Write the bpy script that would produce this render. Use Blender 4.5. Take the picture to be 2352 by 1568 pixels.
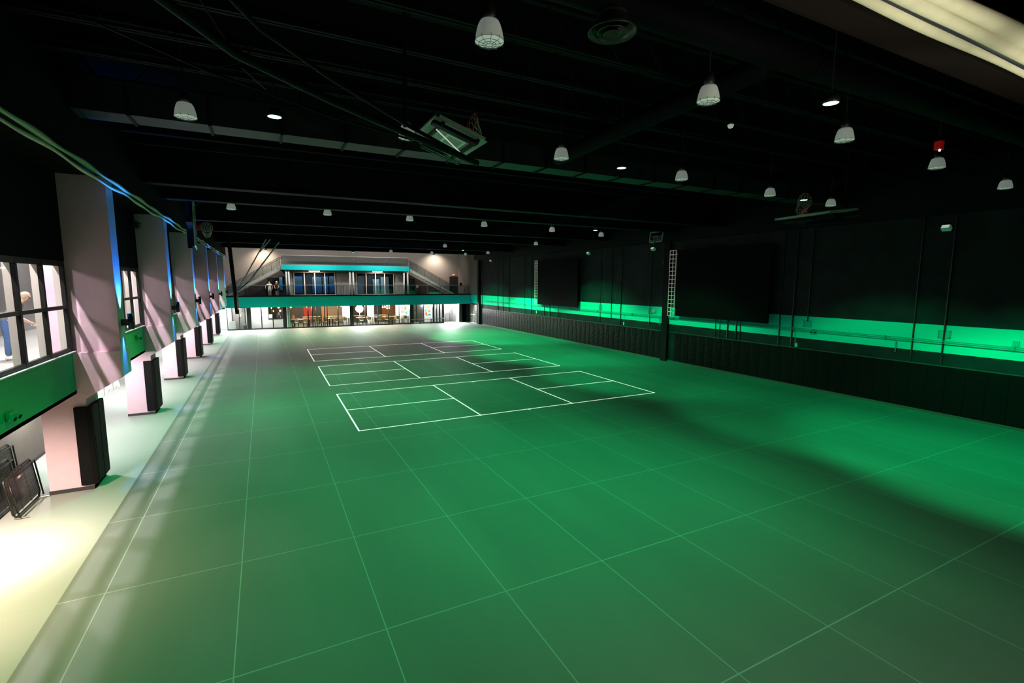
import bpy, bmesh, math, random
from mathutils import Vector, Matrix
random.seed(7)
for o in list(bpy.data.objects): bpy.data.objects.remove(o)
S = bpy.context.scene
C = S.collection
PI = math.pi
# ---------------------------------------------------------------- camera
cd = bpy.data.cameras.new('camera'); cam = bpy.data.objects.new('camera', cd); C.objects.link(cam)
cd.sensor_width = 36; cd.lens = 1113.52 / 2352 * 36; cd.clip_start = .05; cd.clip_end = 300
cam.matrix_world = Matrix(((0.8907885, 0.0527183, -0.4513497, 0), (-0.4544070, 0.1102824, -0.8839412, 0),
                           (0.0031760, 0.9925012, 0.1221939, 5.1547), (0, 0, 0, 1)))
S.camera = cam
# ---------------------------------------------------------------- world, view
w = bpy.data.worlds.new('world'); S.world = w; w.use_nodes = True
w.node_tree.nodes['Background'].inputs[0].default_value = (.25, .32, .4, 1)
w.node_tree.nodes['Background'].inputs[1].default_value = .0
vs = S.view_settings; vs.view_transform = 'Standard'; vs.look = 'None'; vs.gamma = 1; vs.exposure = 0; vs.use_curve_mapping = False
S.cycles.max_bounces = 6; S.cycles.diffuse_bounces = 3; S.cycles.transparent_max_bounces = 24; S.cycles.sample_clamp_indirect = 4
S.cycles.caustics_reflective = False; S.cycles.caustics_refractive = False

def light(name, kind, loc, power, col, aim=None, radius=.1, cone=120, blend=.5, size=(1, 1)):
    l = bpy.data.lights.new(name, kind); l.energy = power; l.color = col
    if kind in ('POINT', 'SPOT'): l.shadow_soft_size = radius
    if kind == 'SPOT': l.spot_size = math.radians(cone); l.spot_blend = blend
    if kind == 'AREA': l.shape = 'RECTANGLE'; l.size, l.size_y = size
    o = bpy.data.objects.new(name, l); C.objects.link(o); o.location = loc
    if aim is not None: o.rotation_euler = (Vector(aim) - Vector(loc)).to_track_quat('-Z', 'Y').to_euler()
    return o
GREEN = (.0, 1, .27); WARM = (1, .86, .62); WHITE = (1, .97, .9); BLUE = (.02, .22, 1)
# x, y, z, power, aim x, aim y, cone
LED = [(.33, 9.7, 7.98, 1350, .33, 9.7, 108), (8.15, 4.9, 7.98, 620, 8.15, 4.9, 100), (8.1, 9.9, 7.98, 2450, 8.1, 9.9, 100), (16.7, 10.7, 7.98, 1500, 19.7, 10.7, 92), (16.7, 4.8, 7.98, 2900, 19.7, 4.8, 92),
       (.3, 21.0, 8.85, 2900, .3, 18.4, 100), (8.1, 21.0, 8.85, 2500, 8.1, 18.6, 100), (16.4, 22.1, 7.98, 2500, 19.4, 21.5, 96), (8.1, 31.2, 8.75, 700, 8.1, 31, 96), (16.4, 31.2, 8.75, 4600, 19.6, 31, 92),  # the raised lamps here are added, hidden behind beams, to green the mid floor
       (16.4, 42, 7.98, 8500, 19.4, 42, 92), (.4, 50.5, 7.98, 2200, .4, 50.5, 136), (8.1, 50.5, 7.98, 1400, 8.1, 50.5, 136), (16.4, 50.5, 7.98, 3000, 19.4, 50.5, 100), (.3, 4.7, 7.98, 550, .3, 4.7, 108),
       (.3, 27.3, 9.0, 2600, .3, 27.0, 100), (8.1, 27.3, 9.0, 1300, 8.1, 27.0, 100)]  # added lamps, hidden behind a beam, for green between the rows
for x, y, z, p, ax_, ay_, cone in LED:
    light('green_led_light', 'SPOT', (x, y, z - .08), p, GREEN, (ax_, ay_, 0), .12, cone, .9 if x < 16 else .4)
# lamps of the rooms behind the left windows: high above each bay
PIERS = [7.3, 15.03, 22.75, 30.4, 38.2, 46.0, 53.8]
for i, y in enumerate(PIERS[:-1]):
    light('upper_room_light', 'SPOT', (-5.3, y + 5.9, 8.1), 1800, (1, .93, .92), (-4.2, y + 6.2, 3), .06, 110, .3)
    light('upper_room_light', 'SPOT', (-5.3, y + 2.9, 8.1), 1500, (1, .93, .92), (-4.2, y + 3.2, 3), .06, 110, .3)
    light('upper_room_ambient', 'POINT', (-6.6, y + 3.6, 6.6), 240, (1, .9, .92), None, .3)
# lamps recessed in the soffit of the side aisle
light('aisle_light', 'SPOT', (-5.3, 11.6, 2.40), 1500, (1, .85, .66), (-5.3, 12.6, 0), .08, 128, .8)
light('aisle_light', 'SPOT', (-4.75, 9.9, 2.40), 800, (1, .79, .50), (-4.5, 9.9, 0), .08, 152, .8)
for i, y in enumerate(PIERS[1:]):
    light('aisle_light', 'SPOT', (-5.6, y + 2.6, 2.40), 560, (.96, 1, .97), (-5.4, y + 3.3, 0), .08, 165, .4)
    light('aisle_light', 'SPOT', (-5.6, y + 5.6, 2.40), 560, (1, .97, .95), (-5.4, y + 6.2, 0), .08, 165, .4)
# up and down beams of the blue wall sconces
for y in PIERS[1:]:
    light('sconce_up_light', 'SPOT', (-3.17, y + .42, 4.35), 1300, BLUE, (-3.235, y + .42, 5.6), .02, 60, .9)
    light('sconce_down_light', 'SPOT', (-3.17, y + .42, 3.88), 260, BLUE, (-3.26, y + .42, 3.0), .02, 40, .8)
# far end: balcony downlights, stair washers, cafe lamps spilling over the floor
for x in (5.34, 12.5): light('deck_light', 'AREA', (x, 60.5, 6.2), 300, WHITE, (x, 60.5, 0), size=(1.2, .2))
for x, p in ((.2, 900), (20.2, 900)): light('stair_wall_light', 'SPOT', (x, 60.6, 8.6), p, (1, .84, .66), (x, 61.9, 6.8), .1, 130, .9)
light('people_fill_light', 'SPOT', (1.0, 57.9, 8.7), 1500, (1, .9, .78), (1.0, 59.3, 4), .1, 30, .6)  # added spot without a fixture, brightens the people at the rail
for x, p in ((-1.2, 330), (5.5, 400), (12.5, 400), (19.2, 330)): light('deck_front_fill', 'SPOT', (x, 56.2, 8.9), p * 2.6, WHITE, (x, 61, 6.4), .15, 130, .9)  # unseen spots added before the deck to brighten band and stairs
for x, p, c in ((-2.8, 260, (.95, 1, 1)), (0, 260, WHITE), (4, 150, WARM), (7.2, 150, WARM), (10.2, 330, WHITE), (13.4, 140, WARM), (17.4, 120, WHITE), (21.2, 520, (.97, .99, 1))):
    light('storefront_light', 'AREA', (x, 59.2, 2.3), p * 1.35, c, (x, 57.1, 0), size=(1.6, .25)).data.spread = 2.0
for x, y, p, c in ((-.2, 59.3, 260, WHITE), (3.6, 62.4, 330, WARM), (7, 63, 420, WARM), (9, 60.2, 200, WHITE), (12.3, 61.4, 420, WARM), (15.3, 59.6, 210, WHITE), (18.4, 59.6, 210, WHITE), (21.2, 59.9, 170, WHITE), (-2.8, 59.4, 60, WHITE)):
    light('cafe_light', 'POINT', (x, y, 2.1), p, c, None, .15)
# unseen spots added beside the camera to light the curtain and near floor
for x in (5.3, 7.7): light('gallery_fill_light', 'SPOT', (x, 1.5, 5.9), 150, (1, .93, .66), (x + .3 if x > 6 else x - .3, 2.5, 7.5), .1, 100, .6)
light('gallery_fill_light', 'SPOT', (5.4, 1.0, 6.4), 420, (1, .93, .8), (6.2, 5.0, 0), .5, 150, .8)
# faint white from wide area lights without fixtures along the far half
light('high_area_light', 'AREA', (13, 24, 8.1), 45, (.95, .95, 1), (16, 24, 0), size=(14, 10))
light('high_area_light', 'AREA', (14, 48, 8.0), 60, (.9, .95, 1), (14, 46, 0), size=(14, 10))


# ---------------------------------------------------------------- materials
MATS = {}
def mat(name, col, rough=.6, metal=0, emit=None, es=1, noise=0, nscale=6, bump=0, bscale=30, spec=.5, alpha=1):
    if name in MATS: return MATS[name]
    m = bpy.data.materials.new(name); m.use_nodes = True; nt = m.node_tree; b = nt.nodes['Principled BSDF']
    b.inputs['Base Color'].default_value = (*col, 1); b.inputs['Roughness'].default_value = rough
    b.inputs['Metallic'].default_value = metal; b.inputs['Specular IOR Level'].default_value = spec
    if emit: b.inputs['Emission Color'].default_value = (*emit, 1); b.inputs['Emission Strength'].default_value = es
    if noise or bump:
        tc = nt.nodes.new('ShaderNodeTexCoord')
    if noise:
        n = nt.nodes.new('ShaderNodeTexNoise'); n.inputs['Scale'].default_value = nscale; n.inputs['Detail'].default_value = 6
        r = nt.nodes.new('ShaderNodeValToRGB')
        r.color_ramp.elements[0].position = .3; r.color_ramp.elements[1].position = .7
        r.color_ramp.elements[0].color = (*[c * (1 - noise) for c in col], 1); r.color_ramp.elements[1].color = (*[min(1, c * (1 + noise)) for c in col], 1)
        nt.links.new(tc.outputs['Object'], n.inputs['Vector']); nt.links.new(n.outputs['Fac'], r.inputs[0]); nt.links.new(r.outputs[0], b.inputs['Base Color'])
    if bump:
        n = nt.nodes.new('ShaderNodeTexNoise'); n.inputs['Scale'].default_value = bscale
        q = nt.nodes.new('ShaderNodeBump'); q.inputs['Strength'].default_value = bump
        nt.links.new(tc.outputs['Object'], n.inputs['Vector']); nt.links.new(n.outputs['Fac'], q.inputs['Height']); nt.links.new(q.outputs[0], b.inputs['Normal'])
    MATS[name] = m; return m
def glass(name, tint=(.9, .95, .95), refl=.08):
    if name in MATS: return MATS[name]
    m = bpy.data.materials.new(name); m.use_nodes = True; nt = m.node_tree; nt.nodes.clear()
    o = nt.nodes.new('ShaderNodeOutputMaterial'); t = nt.nodes.new('ShaderNodeBsdfTransparent'); g = nt.nodes.new('ShaderNodeBsdfGlossy')
    mx = nt.nodes.new('ShaderNodeMixShader'); t.inputs[0].default_value = (*tint, 1); g.inputs['Roughness'].default_value = .03; mx.inputs[0].default_value = refl
    nt.links.new(t.outputs[0], mx.inputs[1]); nt.links.new(g.outputs[0], mx.inputs[2]); nt.links.new(mx.outputs[0], o.inputs[0])
    MATS[name] = m; return m
def nodes_math(nt, op, a, b=None, c=None):
    n = nt.nodes.new('ShaderNodeMath'); n.operation = op
    for i, v in enumerate((a, b, c)):
        if v is None: continue
        if isinstance(v, (int, float)): n.inputs[i].default_value = v
        else: nt.links.new(v, n.inputs[i])
    return n.outputs[0]
def floor_mat():
    m = bpy.data.materials.new('rubber_tile_floor'); m.use_nodes = True; nt = m.node_tree; b = nt.nodes['Principled BSDF']
    g = nt.nodes.new('ShaderNodeNewGeometry'); sp = nt.nodes.new('ShaderNodeSeparateXYZ'); nt.links.new(g.outputs['Position'], sp.inputs[0])
    X, Y = sp.outputs[0], sp.outputs[1]
    def line(v, off, step, wd):
        t = nodes_math(nt, 'DIVIDE', nodes_math(nt, 'SUBTRACT', v, off), step)
        f = nodes_math(nt, 'ABSOLUTE', nodes_math(nt, 'SUBTRACT', nodes_math(nt, 'FRACT', nodes_math(nt, 'ADD', t, .5)), .5))
        return nodes_math(nt, 'LESS_THAN', f, wd / step / 2)
    lx = line(X, -.615, 1.99, .017); ly = line(Y, 12.676, 2.947, .02)
    ln = nodes_math(nt, 'MAXIMUM', lx, ly)
    n1 = nt.nodes.new('ShaderNodeTexNoise'); n1.inputs['Scale'].default_value = .35; n1.inputs['Detail'].default_value = 5
    n2 = nt.nodes.new('ShaderNodeTexNoise'); n2.inputs['Scale'].default_value = 60
    mp = nt.nodes.new('ShaderNodeMapping'); mp.inputs['Scale'].default_value = (1, .25, 1)
    nt.links.new(g.outputs['Position'], mp.inputs[0]); nt.links.new(mp.outputs[0], n1.inputs['Vector']); nt.links.new(g.outputs['Position'], n2.inputs['Vector'])
    r = nt.nodes.new('ShaderNodeValToRGB'); nt.links.new(n1.outputs['Fac'], r.inputs[0])
    r.color_ramp.elements[0].position = .3; r.color_ramp.elements[0].color = (.12, .125, .12, 1)
    r.color_ramp.elements[1].position = .72; r.color_ramp.elements[1].color = (.175, .18, .17, 1)
    # lighter colour on the aisle side paints in the light edge along the piers
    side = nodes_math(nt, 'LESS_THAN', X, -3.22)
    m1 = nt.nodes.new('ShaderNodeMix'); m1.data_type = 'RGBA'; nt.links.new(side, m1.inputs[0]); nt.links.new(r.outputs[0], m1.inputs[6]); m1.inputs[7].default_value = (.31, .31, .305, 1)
    m2 = nt.nodes.new('ShaderNodeMix'); m2.data_type = 'RGBA'; nt.links.new(ln, m2.inputs[0]); nt.links.new(m1.outputs[2], m2.inputs[6]); m2.inputs[7].default_value = (.29, .30, .29, 1)
    nt.links.new(m2.outputs[2], b.inputs['Base Color'])
    rr = nodes_math(nt, 'MULTIPLY_ADD', n2.outputs['Fac'], .2, .55); nt.links.new(rr, b.inputs['Roughness'])
    bp = nt.nodes.new('ShaderNodeBump'); bp.inputs['Strength'].default_value = .06; nt.links.new(n2.outputs['Fac'], bp.inputs['Height']); nt.links.new(bp.outputs[0], b.inputs['Normal'])
    b.inputs['Specular IOR Level'].default_value = .13
    return m
def banded_wall():
    m = bpy.data.materials.new('dark_block_wall_with_teal_band'); m.use_nodes = True; nt = m.node_tree; b = nt.nodes['Principled BSDF']
    g = nt.nodes.new('ShaderNodeNewGeometry'); sp = nt.nodes.new('ShaderNodeSeparateXYZ'); nt.links.new(g.outputs['Position'], sp.inputs[0])
    Y, Z = sp.outputs[1], sp.outputs[2]
    band = nodes_math(nt, 'MULTIPLY', nodes_math(nt, 'GREATER_THAN', Z, 2.45), nodes_math(nt, 'LESS_THAN', Z, 3.53))
    # block joints .2 x .4
    jz = nodes_math(nt, 'LESS_THAN', nodes_math(nt, 'FRACT', nodes_math(nt, 'DIVIDE', Z, .2)), .06)
    jy = nodes_math(nt, 'LESS_THAN', nodes_math(nt, 'FRACT', nodes_math(nt, 'DIVIDE', Y, .4)), .03)
    j = nodes_math(nt, 'MAXIMUM', jz, jy)
    n1 = nt.nodes.new('ShaderNodeTexNoise'); n1.inputs['Scale'].default_value = 1.2; n1.inputs['Detail'].default_value = 8; nt.links.new(g.outputs['Position'], n1.inputs['Vector'])
    r = nt.nodes.new('ShaderNodeValToRGB'); nt.links.new(n1.outputs['Fac'], r.inputs[0])
    r.color_ramp.elements[0].position = .35; r.color_ramp.elements[0].color = (.026, .021, .031, 1)
    r.color_ramp.elements[1].position = .75; r.color_ramp.elements[1].color = (.046, .038, .052, 1)
    m1 = nt.nodes.new('ShaderNodeMix'); m1.data_type = 'RGBA'; nt.links.new(band, m1.inputs[0]); nt.links.new(r.outputs[0], m1.inputs[6]); m1.inputs[7].default_value = (.006, .84, .84, 1)
    nt.links.new(m1.outputs[2], b.inputs['Base Color']); b.inputs['Roughness'].default_value = .7; b.inputs['Specular IOR Level'].default_value = .15
    bp = nt.nodes.new('ShaderNodeBump'); bp.inputs['Strength'].default_value = .15; bp.invert = True; nt.links.new(j, bp.inputs['Height']); nt.links.new(bp.outputs[0], b.inputs['Normal'])
    return m
FLOOR = floor_mat(); BAND = banded_wall()
TEAL = mat('teal_paint', (.006, .55, .58), .6, noise=.04, spec=.12)
GREENP = mat('green_paint', (.004, .50, .21), .6, noise=.04, spec=.12)
PINK = mat('pink_plaster', (.68, .45, .54), .8, noise=.03, bump=.05, bscale=200)
BLACK = mat('black_paint', (.006, .006, .007), .6, spec=.15)
CEIL = mat('black_ceiling_paint', (.0012, .0012, .0018), .8, noise=.3, spec=.02)
STEEL = mat('dark_joist_steel', (.003, .0035, .005), .6, spec=.1)
DUCT = mat('dark_duct_metal', (.022, .024, .034), .5, noise=.15)
FRAME = mat('black_window_frame', (.008, .007, .007), .5, spec=.2)
REVEAL = mat('beige_window_reveal', (.42, .37, .33), .7)
VINYL = mat('black_vinyl', (.006, .0055, .007), .38, bump=.5, bscale=9, spec=.12)
GREYW = mat('grey_beige_wall', (.19, .165, .15), .8, noise=.06)
DARKW = mat('dark_wall', (.006, .006, .010), .8, noise=.2, spec=.05)
WHITEW = mat('white_wall', (.8, .8, .78), .7)
CLOTH = mat('cream_netting_cloth', (.62, .6, .48), .8, noise=.07, nscale=5, bump=.35, bscale=5)
NAVY = mat('navy_strap', (.02, .025, .045), .6)
GLASS = glass('clear_glass', (.95, .97, .97), .035); GLASSD = glass('rail_glass', (.75, .82, .84), .045)
CHROME = mat('brushed_metal', (.6, .6, .6), .3, 1)
GREYM = mat('light_grey_paint', (.62, .62, .6), .5)
MDARK = mat('dark_grey_metal', (.05, .05, .05), .45, .6)

# ---------------------------------------------------------------- geometry helpers
def wloc(o):
    v = Vector((0, 0, 0))
    while o is not None: v += o.location; o = o.parent
    return v
class MB:
    def __init__(s): s.bm = bmesh.new()
    def box(s, x0, x1, y0, y1, z0, z1, rot=None, at=None):
        vs_ = [s.bm.verts.new((x, y, z)) for x in (x0, x1) for y in (y0, y1) for z in (z0, z1)]
        for f in ((0, 1, 3, 2), (4, 6, 7, 5), (0, 4, 5, 1), (2, 3, 7, 6), (0, 2, 6, 4), (1, 5, 7, 3)): s.bm.faces.new([vs_[i] for i in f])
        if rot is not None:
            for v in vs_: v.co = rot @ (v.co - Vector(at)) + Vector(at)
        return s
    def prism(s, pts, axis, a, b):
        def mk(p, t): return {'x': (t, p[0], p[1]), 'y': (p[0], t, p[1]), 'z': (p[0], p[1], t)}[axis]
        A = [s.bm.verts.new(mk(p, a)) for p in pts]; B = [s.bm.verts.new(mk(p, b)) for p in pts]
        n = len(pts); s.bm.faces.new(A); s.bm.faces.new(B[::-1])
        for i in range(n): s.bm.faces.new((A[i], B[i], B[(i + 1) % n], A[(i + 1) % n]))
        return s
    def tube(s, pts, r, seg=8, closed=False):
        pts = [Vector(p) for p in pts]; n = len(pts); rs = r if isinstance(r, (list, tuple)) else [r] * n; rings = []; up = None
        for i, p in enumerate(pts):
            a = pts[i - 1] if (i > 0 or closed) else p; b = pts[(i + 1) % n] if (i < n - 1 or closed) else p
            d = (b - a)
            if d.length < 1e-9: d = Vector((0, 0, 1))
            d.normalize()
            if up is None: up = d.orthogonal().normalized()
            up = (up - d * up.dot(d))
            up = up.normalized() if up.length > 1e-6 else d.orthogonal().normalized()
            q = d.cross(up)
            rings.append([s.bm.verts.new(p + (up * math.cos(2 * PI * k / seg) + q * math.sin(2 * PI * k / seg)) * rs[i]) for k in range(seg)])
        for i in range(n if closed else n - 1):
            A, B = rings[i], rings[(i + 1) % n]
            for k in range(seg): s.bm.faces.new((A[k], A[(k + 1) % seg], B[(k + 1) % seg], B[k]))
        if not closed: s.bm.faces.new(rings[0][::-1]); s.bm.faces.new(rings[-1])
        return s
    def lathe(s, c, prof, seg=24, cap=False):
        c = Vector(c); rings = []
        for r, z in prof: rings.append([s.bm.verts.new(c + Vector((r * math.cos(2 * PI * k / seg), r * math.sin(2 * PI * k / seg), z))) for k in range(seg)])
        for A, B in zip(rings, rings[1:]):
            for k in range(seg): s.bm.faces.new((A[k], A[(k + 1) % seg], B[(k + 1) % seg], B[k]))
        if cap: s.bm.faces.new(rings[0][::-1]); s.bm.faces.new(rings[-1])
        return s
    def quad(s, a, b, c, d): s.bm.faces.new([s.bm.verts.new(p) for p in (a, b, c, d)]); return s
    def plate(s, a, b, d, n, t):
        """box from corner a with edges b, d (vectors) and thickness t along n"""
        a, b, d, n = Vector(a), Vector(b), Vector(d), Vector(n).normalized() * t
        v = [s.bm.verts.new(p) for p in (a, a + b, a + b + d, a + d, a + n, a + b + n, a + b + d + n, a + d + n)]
        for f in ((0, 1, 2, 3), (7, 6, 5, 4), (0, 4, 5, 1), (1, 5, 6, 2), (2, 6, 7, 3), (3, 7, 4, 0)): s.bm.faces.new([v[i] for i in f])
        return s
    def build(s, name, m, parent=None, smooth=False, bevel=0):
        if parent is not None:
            off = wloc(parent)
            for v in s.bm.verts: v.co -= off
        bmesh.ops.recalc_face_normals(s.bm, faces=s.bm.faces)
        me = bpy.data.meshes.new(name); s.bm.to_mesh(me); s.bm.free(); me.materials.append(m)
        if smooth:
            for p in me.polygons: p.use_smooth = True
        o = bpy.data.objects.new(name, me); C.objects.link(o); o.parent = parent
        if bevel: q = o.modifiers.new('bevel', 'BEVEL'); q.width = bevel; q.segments = 2; q.limit_method = 'ANGLE'
        return o
def tag(o, label, cat, group=None, kind=None):
    if label: o['label'] = label
    if cat: o['category'] = cat
    if group: o['group'] = group
    if kind: o['kind'] = kind
    return o
def thing(name, label, cat, loc=(0, 0, 0), group=None):
    o = bpy.data.objects.new(name, None); C.objects.link(o); o.location = loc; o.empty_display_size = .1
    return tag(o, label, cat, group)
def struct(name, mb, m, parent=None, label=None):
    o = mb.build(name, m, parent)
    if parent is None: o['kind'] = 'structure'
    if label: o['label'] = label
    return o
def dup(src, loc, label=None, rz=None, scale=None):
    r = src.copy(); C.objects.link(r); r.location = loc
    if rz is not None: r.rotation_euler = (0, 0, rz)
    if scale: r.scale = scale
    if label: r['label'] = label
    def rec(a, b):
        for ch in [x for x in bpy.data.objects if x.parent == a]:
            c = ch.copy(); C.objects.link(c); c.parent = b; rec(ch, c)
    rec(src, r); return r
ORD = ['first', 'second', 'third', 'fourth', 'fifth', 'sixth', 'seventh', 'eighth', 'ninth', 'tenth']

# ---------------------------------------------------------------- shell
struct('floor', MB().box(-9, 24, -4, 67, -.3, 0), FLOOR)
struct('ceiling', MB().box(-4.2, 24, -4, 62.4, 9.7, 9.9), CEIL)
struct('wall_right', MB().box(23.5, 23.8, -4, 62.2, 0, 9.7), BAND)
struct('wall_right_far', MB().box(23.45, 23.5, 57.75, 62, 3.56, 9.7).box(23.45, 23.5, 54.8, 57.75, 3.56, 9.7), GREYW)
struct('wall_rear', MB().box(-9, 24, -4.3, -4, 0, 9.9), DARKW)
struct('wall_outer_left', MB().box(-9.3, -9, -4, 67, 0, 9.9), GREYW)
struct('trim_1', MB().box(23.05, 23.5, -4, 55.4, 7.75, 9.7), BLACK)                     # bulkhead over the right wall
struct('trim_2', MB().box(-4.15, -3.2, -4, 57.4, 7.62, 9.7), mat('black_bulkhead', (.005, .0055, .006), .8, noise=.2, spec=.05))
# ceiling beams across the hall
n = 3
for y, z in ((19.15, 8.2), (22.45, 8.2), (29.5, 8.2), (35.4, 8.2), (45.1, 8.2), (52.6, 8.25)):
    struct('trim_%d' % n, MB().box(-3.3, 23.05, y, y + .3, z + .06, 9.7).box(-3.3, 23.05, y - .08, y + .38, z, z + .06), STEEL); n += 1
for k in range(13):                                                                    # open web joists
    y = 2.2 + 1.28 * k
    if 12.5 < y < 13.9: continue
    j = MB().box(-3.3, 23.05, y - .07, y - .02, 9.0, 9.05).box(-3.3, 23.05, y + .02, y + .07, 9.0, 9.05).box(-3.3, 23.05, y - .05, y + .05, 9.6, 9.7)
    for q in range(26):
        x = -3.1 + q; j.tube([(x, y, 9.02), (x + .5, y, 9.62), (x + 1, y, 9.02)], .012, 4)
    struct('trim_%d' % n, j, STEEL); n += 1
# rectangular duct with flanges and the round ducts
t = thing('rectangular_duct', 'long flat grey rectangular duct crossing the black ceiling in flanged sections', 'duct', (10, 13.2, 8.5))
MB().box(-3.2, 23.0, 12.85, 13.55, 8.52, 9.1).build('duct_body', DUCT, t)
for k in range(18): MB().box(-2.3 + 1.42 * k, -2.24 + 1.42 * k, 12.8, 13.6, 8.49, 9.13).build('flange', BLACK, t)
for x in (1, 10, 19): MB().box(x, x + .05, 13.15, 13.2, 9.1, 9.7).build('duct_hanger', BLACK, t)
ROUND = mat('dark_round_duct', (.0035, .003, .006), .6, noise=.1, spec=.05)
def spiral(p0, p1, r):
    p0, p1 = Vector(p0), Vector(p1); m_ = MB(); L = (p1 - p0).length; k = int(L / .25)
    m_.tube([p0.lerp(p1, i / (2 * k)) for i in range(2 * k + 1)], [r + (.012 if i % 8 == 0 else 0) for i in range(2 * k + 1)], 20); return m_
tag(spiral((7.55, 5.6, 8.7), (7.75, 12.3, 8.7), .2).build('round_duct', ROUND, smooth=True), 'dark round spiral duct running lengthwise above the dome lamps', 'duct')
tag(spiral((3.2, 5.35, 8.76), (20, 5.35, 8.76), .24).build('round_duct', ROUND, smooth=True), 'dark round spiral duct running crosswise behind the round air diffuser', 'duct')
t = thing('ceiling_diffuser', 'large round black ceiling air diffuser with nested rings, top centre', 'diffuser', (4.12, 5.3, 8.3))
RING = mat('diffuser_black', (.03, .033, .033), .3)
MB().lathe((4.12, 5.3, 8.3), [(.2, .17), (.27, .05), (.31, 0), (.30, -.012), (.27, .02), (.21, .1)], 40).build('outer_cone', RING, t, True)
MB().lathe((4.12, 5.3, 8.3), [(.19, .0), (.185, -.01), (.16, .06), (.12, .1)], 40).build('middle_cone', RING, t, True)
MB().lathe((4.12, 5.3, 8.3), [(.11, -.02), (.1, -.03), (.07, .03), (.0, .05)], 32).build('inner_cone', RING, t, True)
MB().lathe((4.12, 5.3, 8.3), [(.19, .12), (.19, .21)], 32).build('neck', RING, t, True)

# ---------------------------------------------------------------- left side: piers, parapets, window bays
BASE = mat('dark_base_trim', (.03, .025, .025), .5)
PADM = mat('charcoal_wall_pad', (.006, .005, .006), .7, spec=.08, bump=.1, bscale=60)
SC = mat('sconce_black', (.01, .01, .01), .4)
PLAB = ['out of sight beside the camera', 'nearest', 'second', 'third', 'fourth', 'fifth', 'farthest']
for i, y in enumerate(PIERS):
    if i == 0: lab = 'pink pier with blue-lit edge standing just before the nearest one in view'
    else: lab = '%s pink pier on the left, with a flared upper block over a slim column' % PLAB[i]
    t = thing('pier', lab, 'pier', (-4.4, y + .45, 0), 'pink piers along the left side')
    MB().box(-4.54, -3.25, y + .1, y + .72, 3.42, 7.62).box(-4.85, -4.0, y, y + .95, 0, 3.2).build('shaft', PINK, t)
    h = MB().prism([(-4.6, 3.42), (-3.25, 3.42), (-3.25, 2.76), (-3.99, 2.29), (-4.6, 2.29)], 'y', y - .012, y + .97)
    h.build('haunch', PINK, t)
    MB().box(-4.86, -4.0, y - .02, y + .97, 0, .09).build('base_trim', BASE, t)
    MB().prism([(-4.24, y - .07), (-4.0, y - .09), (-3.9, y - .06), (-3.9, y + .02), (-4.24, y)], 'z', .14, 2.1).build('wall_pad', PADM, t, bevel=.012)
    MB().box(-3.995, -3.9, y + .03, y + .5, .14, 2.1).build('wall_pad', PADM, t, bevel=.02)
    MB().box(-3.995, -3.9, y + .51, y + .98, .14, 2.1).build('wall_pad', PADM, t, bevel=.02)
    if i:
        s_ = thing('wall_sconce', 'small black up-and-down sconce throwing blue light on the %s pink pier' % PLAB[i], 'wall lamp', (-3.25, y + .42, 4.1), 'blue sconces on the piers')
        MB().lathe((-3.06, y + .42, 4.12), [(.0, -.2), (.062, -.2), (.062, .2), (.0, .2)], 20).build('lamp_body', SC, s_, True)
        MB().box(-3.25, -3.1, y + .36, y + .48, 4.02, 4.18).build('bracket', SC, s_)
# parapets, window frames and the rooms behind
nw = 1
UW = mat('upper_room_wall', (.45, .43, .42), .8)
for i, y in enumerate(PIERS[:-1]):
    a, b = y + .98, PIERS[i + 1] - .015
    struct('wall_left_parapet_%d' % (i + 1), MB().box(-4.3, -4.15, a, b, 2.44, 3.47), GREENP)
    struct('wall_left_upper_%d' % (i + 1), MB().box(-4.35, -4.15, y + .73, PIERS[i + 1] + .09, 5.6, 9.6), DARKW)
    ys = [b - .03 - 1.235 * k for k in range(int((b - a) / 1.235) + 1)]
    if ys[-1] - a > .2: ys.append(a + .03)
    fr = thing('window_%d' % nw, None, None, (-4.15, (a + b) / 2, 3.5)); fr['kind'] = 'structure'; nw += 1
    m_ = MB()
    for yy in ys: m_.box(-4.215, -4.14, yy - .045, yy + .045, 3.5, 5.56)
    m_.box(-4.3, -4.16, b, b + .1, 3.45, 5.6).box(-4.3, -4.16, a - .24, a, 3.45, 5.6)
    for z0, z1 in ((3.47, 3.56), (4.49, 4.57), (5.48, 5.6)): m_.box(-4.21, -4.145, a, b, z0, z1)
    m_.build('window_frame', FRAME, fr)
    m_ = MB()
    for yy in ys: m_.box(-4.33, -4.216, yy - .045, yy + .045, 3.5, 5.56)
    m_.build('window_reveal', REVEAL, fr)
    MB().box(-4.16, -4.07, a, b, 3.455, 3.475).build('window_sill', mat('pale_sill', (.6, .7, .68), .4), fr)
    m_ = MB()
    for p, q in zip(ys, ys[1:]):
        for z0, z1 in ((3.56, 4.49), (4.57, 5.48)): m_.box(-4.205, -4.199, q + .045, p - .045, z0, z1)
    m_.build('glass_pane', GLASS, fr)
struct('wall_left_rear_parapet', MB().box(-4.3, -4.15, -4, PIERS[0], 2.44, 3.47), GREENP)
struct('wall_left_rear_upper', MB().box(-4.35, -4.15, -4, PIERS[0], 3.47, 9.6), DARKW)
struct('trim_%d' % n, MB().box(-9, -4.15, -4, 57.5, 2.44, 2.52).box(-9, -4.3, -4, 57.5, 2.52, 3.1), mat('upper_slab', (.30, .295, .28), .7)); n += 1
struct('ceiling_upper_room', MB().box(-9, -4.35, -4, 57.5, 9.3, 9.5), UW)
struct('wall_upper_room', MB().box(-8.9, -8.7, -4, 57.5, 3.1, 9.3), mat('upper_back_wall', (.2, .19, .19), .8))
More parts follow.
